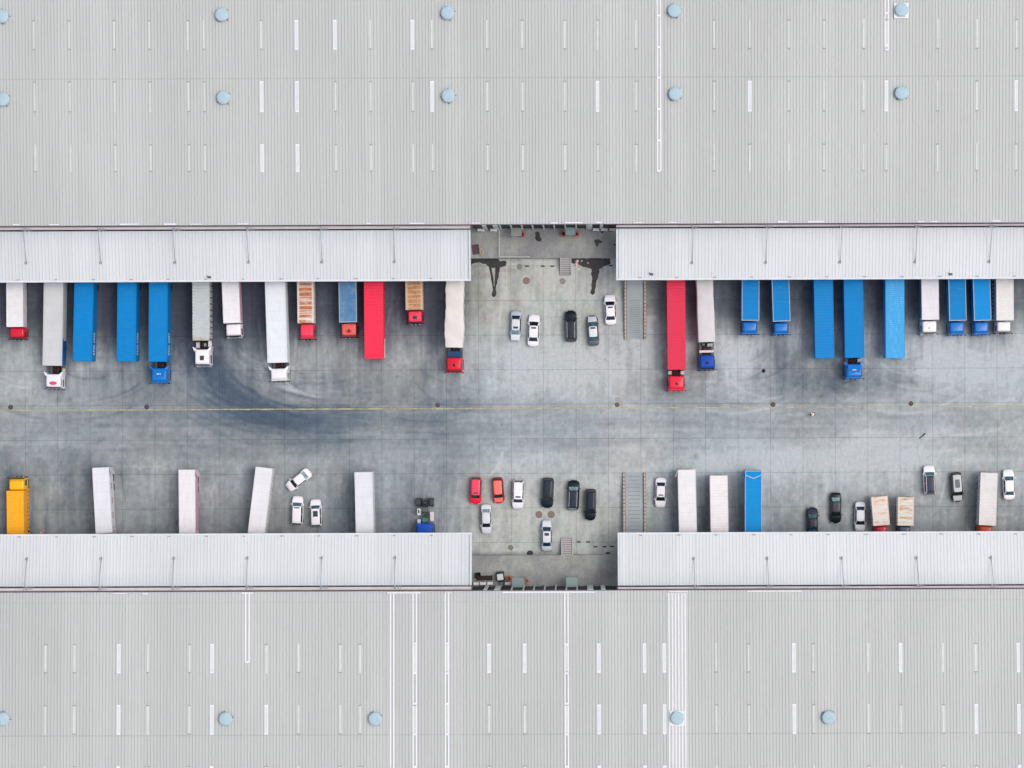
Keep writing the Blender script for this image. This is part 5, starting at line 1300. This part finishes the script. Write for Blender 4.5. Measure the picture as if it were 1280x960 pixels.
x, y = P(1153, 545, 0); e = empty('metal_offcut', (x, y, 0), math.radians(38)); tag(e, 'thin dark metal offcut lying in the driveway on the right', 'scrap')
mb = MB(); mb.box(-.55, .55, -.06, .06, .0, .08, DARK, .02); mb.build('bar', None, e)
mb = MB(); mb.box(.2, .5, .07, .16, .0, .06, STEEL, .02); mb.build('lug', None, e)
# tubs by the doors
def tub(px, py, label):
    x, y = P(px, py, DOCK + .6); e = empty('planter', (x, y, DOCK)); tag(e, label, 'planter')
    mb = MB(); R = [[(q * math.cos(t), q * math.sin(t), z) for t in [2 * math.pi * k / 18 for k in range(18)]] for q, z in ((.26, 0), (.36, .5), (.39, .55), (.32, .55), (.28, .42), (.05, .4))]
    mb.loft(R, paint((222, 110, 122), .6, .3)); mb.build('pot', None, e, True)
    mb = MB(); rr = random.Random(int(px))
    for k in range(60):
        a, b_, z = rr.uniform(0, 6.28), rr.uniform(0, .24), rr.uniform(.45, .85); c = Vector((b_ * math.cos(a), b_ * math.sin(a) + .05, z)); u = Vector((rr.uniform(-1, 1), rr.uniform(-1, 1), .3)).normalized() * .09; w = u.cross(Vector((0, 0, 1))) * .5
        mb.add([c - u, c + w, c + u, c - w], [(0, 1, 2, 3)])
    mb.build('foliage', paint((70, 34, 44), .7, .4), e)
tub(653, 293.3, 'round pinkish red tub near the guard rail on the upper dock')
tub(704.3, 292.8, 'round pinkish red tub left of the pale green porch, upper dock')
tub(720.6, 292.8, 'round pinkish red tub right of the pale green porch, upper dock')

# litter by the wet patch and elsewhere
def bag(px, py, label, s, rgb, h=0.0):
    x, y = P(px, py, h + .2); rr = random.Random(int(px * 7)); bm = bmesh.new(); bmesh.ops.create_icosphere(bm, subdivisions=3, radius=1)
    ph = [rr.uniform(0, 6) for _ in range(6)]
    for v in bm.verts:
        c = v.co; k = 1 + .22 * math.sin(c.x * 4 + ph[0]) * math.sin(c.y * 5 + ph[1]) + .14 * math.sin(c.z * 9 + ph[2] + c.x * 6) + .08 * math.sin(c.y * 13 + ph[3])
        v.co = Vector((c.x * s * k, c.y * s * .8 * k, max(-.5, c.z * .6 * k) * s + s * .3))
    # gathered neck
    for v in bm.verts:
        if v.co.z > s * .75: v.co.z += s * .2; v.co.x *= .5; v.co.y *= .5
    me = bpy.data.meshes.new('rubbish_bag'); bm.to_mesh(me); bm.free(); me.shade_smooth(); me.materials.append(paint(rgb, .45, .2, sc=3))
    o = bpy.data.objects.new('rubbish_bag', me); COL.objects.link(o); o.location = (x, y, h); o.rotation_euler.z = rr.uniform(0, 3); tag(o, label, 'rubbish bag')
bag(721.4, 326.4, 'pink plastic bag in the wet patch right of the upper steps, nearest the dock', .24, (246, 196, 214))
bag(720.4, 330.2, 'pale pink plastic bag lying lowest beside the wet patch', .25, (240, 206, 216))
bag(727, 326, 'small pale green plastic bag in the wet patch', .16, (190, 212, 208))
bag(734.8, 328.4, 'small pink plastic bag in the middle of the wet patch', .16, (236, 150, 176))
bag(723.2, 336.4, 'small white plastic bag just below the wet patch', .15, (238, 236, 232))
bag(50.6, 666.2, 'left one of two pale pink scraps by the lower left canopy', .2, (226, 176, 170))
bag(54.2, 663.6, 'right one of two pale pink scraps by the lower left canopy', .18, (214, 160, 156))

# board and box on the upper dock
def obj1(name, label, cat, px, py, h, rz, fn):
    x, y = P(px, py, h); e = empty(name, (x, y, h), rz); tag(e, label, cat); fn(e); return e
def f_board(e):
    mb = MB(); mb.grid(lambda u, v: ((u - .5) * .98, (v - .5) * 1.4, .03 + .03 * math.sin(u * 3 + v * 2)), 6, 6, paint((96, 76, 78), .8, .4)); mb.build('board_sheet', None, e)
    mb = MB()
    for y in (-.5, 0, .45): mb.box(-.45, .45, y, y + .07, .0, .018, DARK)
    mb.build('batten', None, e)
obj1('board_panel', 'dark brown board lying on the upper dock by the left canopy', 'board', 594.6, 311.8, DOCK, .12, f_board)
def f_box(w, l, h, rgb, flaps=True):
    def f(e):
        mb = MB(); t = .02; m = paint(rgb, .8, .25)
        mb.box(-w, w, -l, l, 0, t, m)
        for s_ in (-1, 1):
            mb.box(*sorted((s_ * w, s_ * (w - t))), -l, l, t + .001, h, m); mb.box(-w + t + .001, w - t - .001, *sorted((s_ * l, s_ * (l - t))), t + .001, h, m)
        mb.build('carton', None, e)
        mb = MB()
        for s_ in (-1, 1):
            mb.add([(s_ * w, -l, h + .002), (s_ * w, l, h + .002), (s_ * w * 1.75, l * .95, h - .1), (s_ * w * 1.75, -l * .95, h - .1)], [(0, 1, 2, 3)], m)
            mb.add([(-w, s_ * l, h + .002), (w, s_ * l, h + .002), (w * .95, s_ * l * 1.7, h + .1), (-w * .95, s_ * l * 1.7, h + .1)], [(0, 1, 2, 3)], m)
        mb.build('flap', None, e)
    return f
obj1('cardboard_box', 'small tan box beside the brown board on the upper dock', 'box', 601.8, 315, DOCK, .2, f_box(.17, .3, .3, (184, 172, 150)))
obj1('cardboard_box', 'orange-brown carton on the left of the lower dock porch', 'box', 635.6, 723.6, DOCK + .4, .3, f_box(.27, .27, .5, (186, 122, 98)))
obj1('cardboard_box', 'orange-brown carton on the right of the lower dock porch', 'box', 657.4, 726.2, DOCK + .4, -.25, f_box(.26, .2, .4, (182, 132, 104)))
for o in list(COL.objects):
    if o.name.startswith('cardboard_box') and o.location.z > DOCK + .2: o.location.z = DOCK

def forklift():
    x, y = P(625.6, 721.5, DOCK + 1); e = empty('forklift', (x, y, DOCK), math.pi + .12); tag(e, 'small dark forklift with pale overhead guard on the lower dock', 'forklift')
    bd = paint((56, 66, 72), .5, .4)
    mb = MB(); mb.loft([rrect(-.5, .5, -.75, .45, .1, z) for z in (.2, .55)] + [rrect(-.48, .48, -.75, -.1, .14, z) for z in (.6, .95)], bd); mb.build('body', None, e, True)
    mb = MB(); mb.box(-.24, .24, -.3, .12, .9, 1.0, RUB, .03); mb.box(-.24, .24, -.38, -.28, 1.0, 1.35, RUB, .03); mb.build('seat', None, e)
    g = paint((206, 212, 210), .5, .2); mb = MB()
    for sx in (-.44, .44):
        for sy in (-.62, .38): mb.tube((sx, sy, .55), (sx * .92, sy * .8, 2.0), .03, DARK, 6)
    mb.build('guard_post', None, e)
    mb = MB(); mb.box(-.42, .42, -.52, .34, 2.0, 2.05, g, .02); mb.build('overhead_guard', None, e)
    mb = MB()
    for sx in (-.3, .3): mb.box(sx - .05, sx + .05, .5, .62, .1, 2.2, DARK)
    for z in (.3, 1.2, 2.1): mb.box(-.249, .249, .52, .6, z, z + .08, DARK)
    mb.build('mast', None, e)
    for sx in (-.25, .25):
        mb = MB(); mb.box(sx - .06, sx + .06, .63, 1.55, .08, .12, STEEL); mb.build('fork', None, e)
    for sx in (-.46, .46):
        for sy in (-.5, .3): wheel(e, sx, sy, .24, .16)
forklift()
def trolley():
    x, y = P(605.5, 722.6, DOCK + .5); e = empty('flat_trolley', (x, y, DOCK), math.pi / 2 + .03); tag(e, 'dark brown flat trolley with push bar on the lower dock', 'trolley')
    mb = MB(); mb.box(-.32, .32, -1.1, 1.0, .32, .4, paint((58, 46, 46), .8, .3), .02)
    for k in range(5): mb.box(-.3, .3, -1.0 + k * .4, -.95 + k * .4, .402, .415, DARK)
    mb.build('deck', None, e)
    mb = MB()
    for s_ in (-.45, .45): mb.tube((s_ * .6, .95, .4), (s_ * .6, 1.12, 1.1), .03, DARK, 6)
    mb.tube((-.3, 1.12, 1.1), (.3, 1.12, 1.1), .03, DARK, 6); mb.build('push_bar', None, e)
    for s_ in (-.24, .24):
        for y in (-.9, .8): wheel(e, s_, y, .14, .07)
    # crate heap beside it
    x, y = P(597.5, 719.5, DOCK + .7); c = empty('stacking_crate', (x, y, DOCK), .2); tag(c, 'black plastic crate beside the flat trolley on the lower dock', 'crate')
    mb = MB(); w = .36
    mb.box(-w, w, -w, w, 0, .04, DARK)
    for s_ in (-1, 1):
        mb.box(*sorted((s_ * w, s_ * (w - .04))), -w, w, .041, .6, DARK); mb.box(-w + .041, w - .041, *sorted((s_ * w, s_ * (w - .04))), .041, .6, DARK)
    mb.build('crate_shell', None, c)
    mb = MB(); mb.box(-w - .03, w + .03, -w - .03, -w - .002, .5, .56, RUB); mb.box(-w - .03, w + .03, w + .002, w + .03, .5, .56, RUB); mb.build('grip_rim', None, c)
trolley()

# ------------------------------------------------------------------ person
def person():
    # stooping forward towards the left of the photo, white shirt, dark hair and trousers
    x, y = P(1017.2, 517.6, .8); e = empty('person', (x, y, 0), math.radians(12)); tag(e, 'person in white shirt and dark trousers stooping alone near the yellow line', 'person')
    J = {'pel': (0, 0, .92), 'wst': (-.08, 0, 1.06), 'chs': (-.26, 0, 1.24), 'nk': (-.40, 0, 1.36), 'hd': (-.50, 0, 1.42), 'hd2': (-.58, 0, 1.47),
         'hl': (.0, .1, .88), 'kl': (-.1, .12, .48), 'al': (.06, .12, .09), 'tl': (-.12, .13, .05), 'hr': (.0, -.1, .88), 'kr': (.06, -.12, .48), 'ar': (.22, -.12, .1), 'tr': (.05, -.13, .05),
         'sl': (-.32, .18, 1.27), 'el': (-.40, .25, 1.0), 'wl': (-.54, .2, .82), 'fl': (-.6, .18, .76), 'sr': (-.32, -.18, 1.27), 'er': (-.38, -.25, 1.0), 'wr': (-.54, -.2, .84), 'fr': (-.6, -.18, .78)}
    Rr = {'pel': .15, 'wst': .135, 'chs': .16, 'nk': .06, 'hd': .095, 'hd2': .09, 'hl': .095, 'kl': .062, 'al': .042, 'tl': .04, 'hr': .095, 'kr': .062, 'ar': .042, 'tr': .04, 'sl': .065, 'el': .046, 'wl': .03, 'fl': .03, 'sr': .065, 'er': .046, 'wr': .03, 'fr': .03}
    E = [('pel', 'wst'), ('wst', 'chs'), ('chs', 'nk'), ('nk', 'hd'), ('hd', 'hd2'), ('pel', 'hl'), ('hl', 'kl'), ('kl', 'al'), ('al', 'tl'), ('pel', 'hr'), ('hr', 'kr'), ('kr', 'ar'), ('ar', 'tr'), ('chs', 'sl'), ('sl', 'el'), ('el', 'wl'), ('wl', 'fl'), ('chs', 'sr'), ('sr', 'er'), ('er', 'wr'), ('wr', 'fr')]
    skin = paint((196, 150, 125), .6, .1)
    def sk(keys, edges, name, mat, grow=0.0):
        ks = list(keys); me = bpy.data.meshes.new(name); me.from_pydata([J[k] for k in ks], [(ks.index(a), ks.index(b)) for a, b in edges], [])
        me.materials.append(mat); o = bpy.data.objects.new(name, me); COL.objects.link(o); o.parent = e
        mo = o.modifiers.new('skin', 'SKIN'); 
        for i, k in enumerate(ks): me.skin_vertices[0].data[i].radius = (Rr[k] + grow, Rr[k] + grow)
        me.skin_vertices[0].data[0].use_root = True
        s2 = o.modifiers.new('sub', 'SUBSURF'); s2.levels = 2; s2.render_levels = 2; mo.use_smooth_shade = True
        return o
    # skin vertices layer
    def mk(keys, edges, name, mat, grow=0.0):
        ks = list(keys); bm = bmesh.new(); lay = bm.verts.layers.skin.verify(); vs = []
        for i, k in enumerate(ks):
            v = bm.verts.new(J[k]); v[lay].radius = (Rr[k] + grow, Rr[k] + grow); v[lay].use_root = (i == 0); vs.append(v)
        for a, b in edges: bm.edges.new((vs[ks.index(a)], vs[ks.index(b)]))
        me = bpy.data.meshes.new(name); bm.to_mesh(me); bm.free(); me.materials.append(mat)
        o = bpy.data.objects.new(name, me); COL.objects.link(o); o.parent = e
        mo = o.modifiers.new('skin', 'SKIN'); mo.use_smooth_shade = True; s2 = o.modifiers.new('sub', 'SUBSURF'); s2.levels = 2; s2.render_levels = 2
    mk(J.keys(), E, 'body', skin)
    top = ['pel', 'wst', 'chs', 'sl', 'el', 'sr', 'er']; mk(top, [x for x in E if x[0] in top and x[1] in top], 'shirt', paint((244, 244, 246), .8, .05), .018)
    leg = ['pel', 'hl', 'kl', 'al', 'hr', 'kr', 'ar']; mk(leg, [x for x in E if x[0] in leg and x[1] in leg], 'trousers', paint((44, 46, 56), .9, .1), .014)
    bm = bmesh.new(); bmesh.ops.create_icosphere(bm, subdivisions=3, radius=1)
    for v in bm.verts: v.co = Vector((-.555 + v.co.x * .115 + .02, v.co.y * .105, 1.475 + v.co.z * .095 + .02))
    me = bpy.data.meshes.new('hair'); bm.to_mesh(me); bm.free(); me.materials.append(paint((18, 16, 18), .8, .1)); me.shade_smooth(); o = bpy.data.objects.new('hair', me); COL.objects.link(o); o.parent = e
    for s_ in (-1, 1):
        mb = MB(); 
        for k, ln in enumerate((.06, .075, .08, .07)): mb.tube((-.6, s_ * .18 + (k - 1.5) * .018, .77), (-.6 - ln * .7, s_ * .18 + (k - 1.5) * .02, .77 - ln * .7), .009, skin, 6)
        mb.build('finger', None, e, True)
        mb = MB(); a = (-.12 if s_ > 0 else .05); mb.loft([rrect(a - .08, a + .22, s_ * .125 - .05, s_ * .125 + .05, .045, z) for z in (0, .05, .09)], paint((30, 30, 34), .7, .2)); mb.build('shoe', None, e, True)
person()

# ------------------------------------------------------------------ sky, sun, camera
SUN_EL, SUN_AZ = math.radians(66), math.radians(85)      # azimuth clockwise from +Y (photo up)
w = bpy.data.worlds.new('World'); SC.world = w; w.use_nodes = True
nt = w.node_tree; bg = nt.nodes['Background']
sky = nt.nodes.new('ShaderNodeTexSky'); sky.sky_type = 'NISHITA'; sky.sun_disc = False
sky.sun_elevation = SUN_EL; sky.sun_rotation = SUN_AZ; sky.air_density = 1.0; sky.dust_density = 6.0; sky.ozone_density = 1.0
hs = nt.nodes.new('ShaderNodeHueSaturation'); hs.inputs['Saturation'].default_value = 0.62; nt.links.new(sky.outputs[0], hs.inputs['Color']); nt.links.new(hs.outputs[0], bg.inputs[0]); bg.inputs[1].default_value = 0.138
ld = bpy.data.lights.new('sun', 'SUN'); ld.energy = 0.65; ld.angle = math.radians(28); ld.color = (1.0, .97, .94)
lo = bpy.data.objects.new('sun', ld); COL.objects.link(lo)
dirv = Vector((math.sin(SUN_AZ) * math.cos(SUN_EL), math.cos(SUN_AZ) * math.cos(SUN_EL), math.sin(SUN_EL)))
lo.rotation_euler = dirv.to_track_quat('Z', 'Y').to_euler(); lo.location = (0, 0, 100)

cd = bpy.data.cameras.new('camera'); cam = bpy.data.objects.new('camera', cd); COL.objects.link(cam)
cam.location = (0, 0, H); cam.rotation_euler = (0, 0, -ROLL)
cd.sensor_width = 36; cd.lens = 36 * (S * H) / 1280.0
cd.shift_x = (640 - CX) / 1280.0; cd.shift_y = (CY - 480) / 1280.0
cd.clip_start = 1; cd.clip_end = 20000
SC.camera = cam
SC.view_settings.view_transform = 'Standard'; SC.view_settings.look = 'None'; SC.view_settings.exposure = 0; SC.view_settings.gamma = 1
SC.render.engine = 'CYCLES'
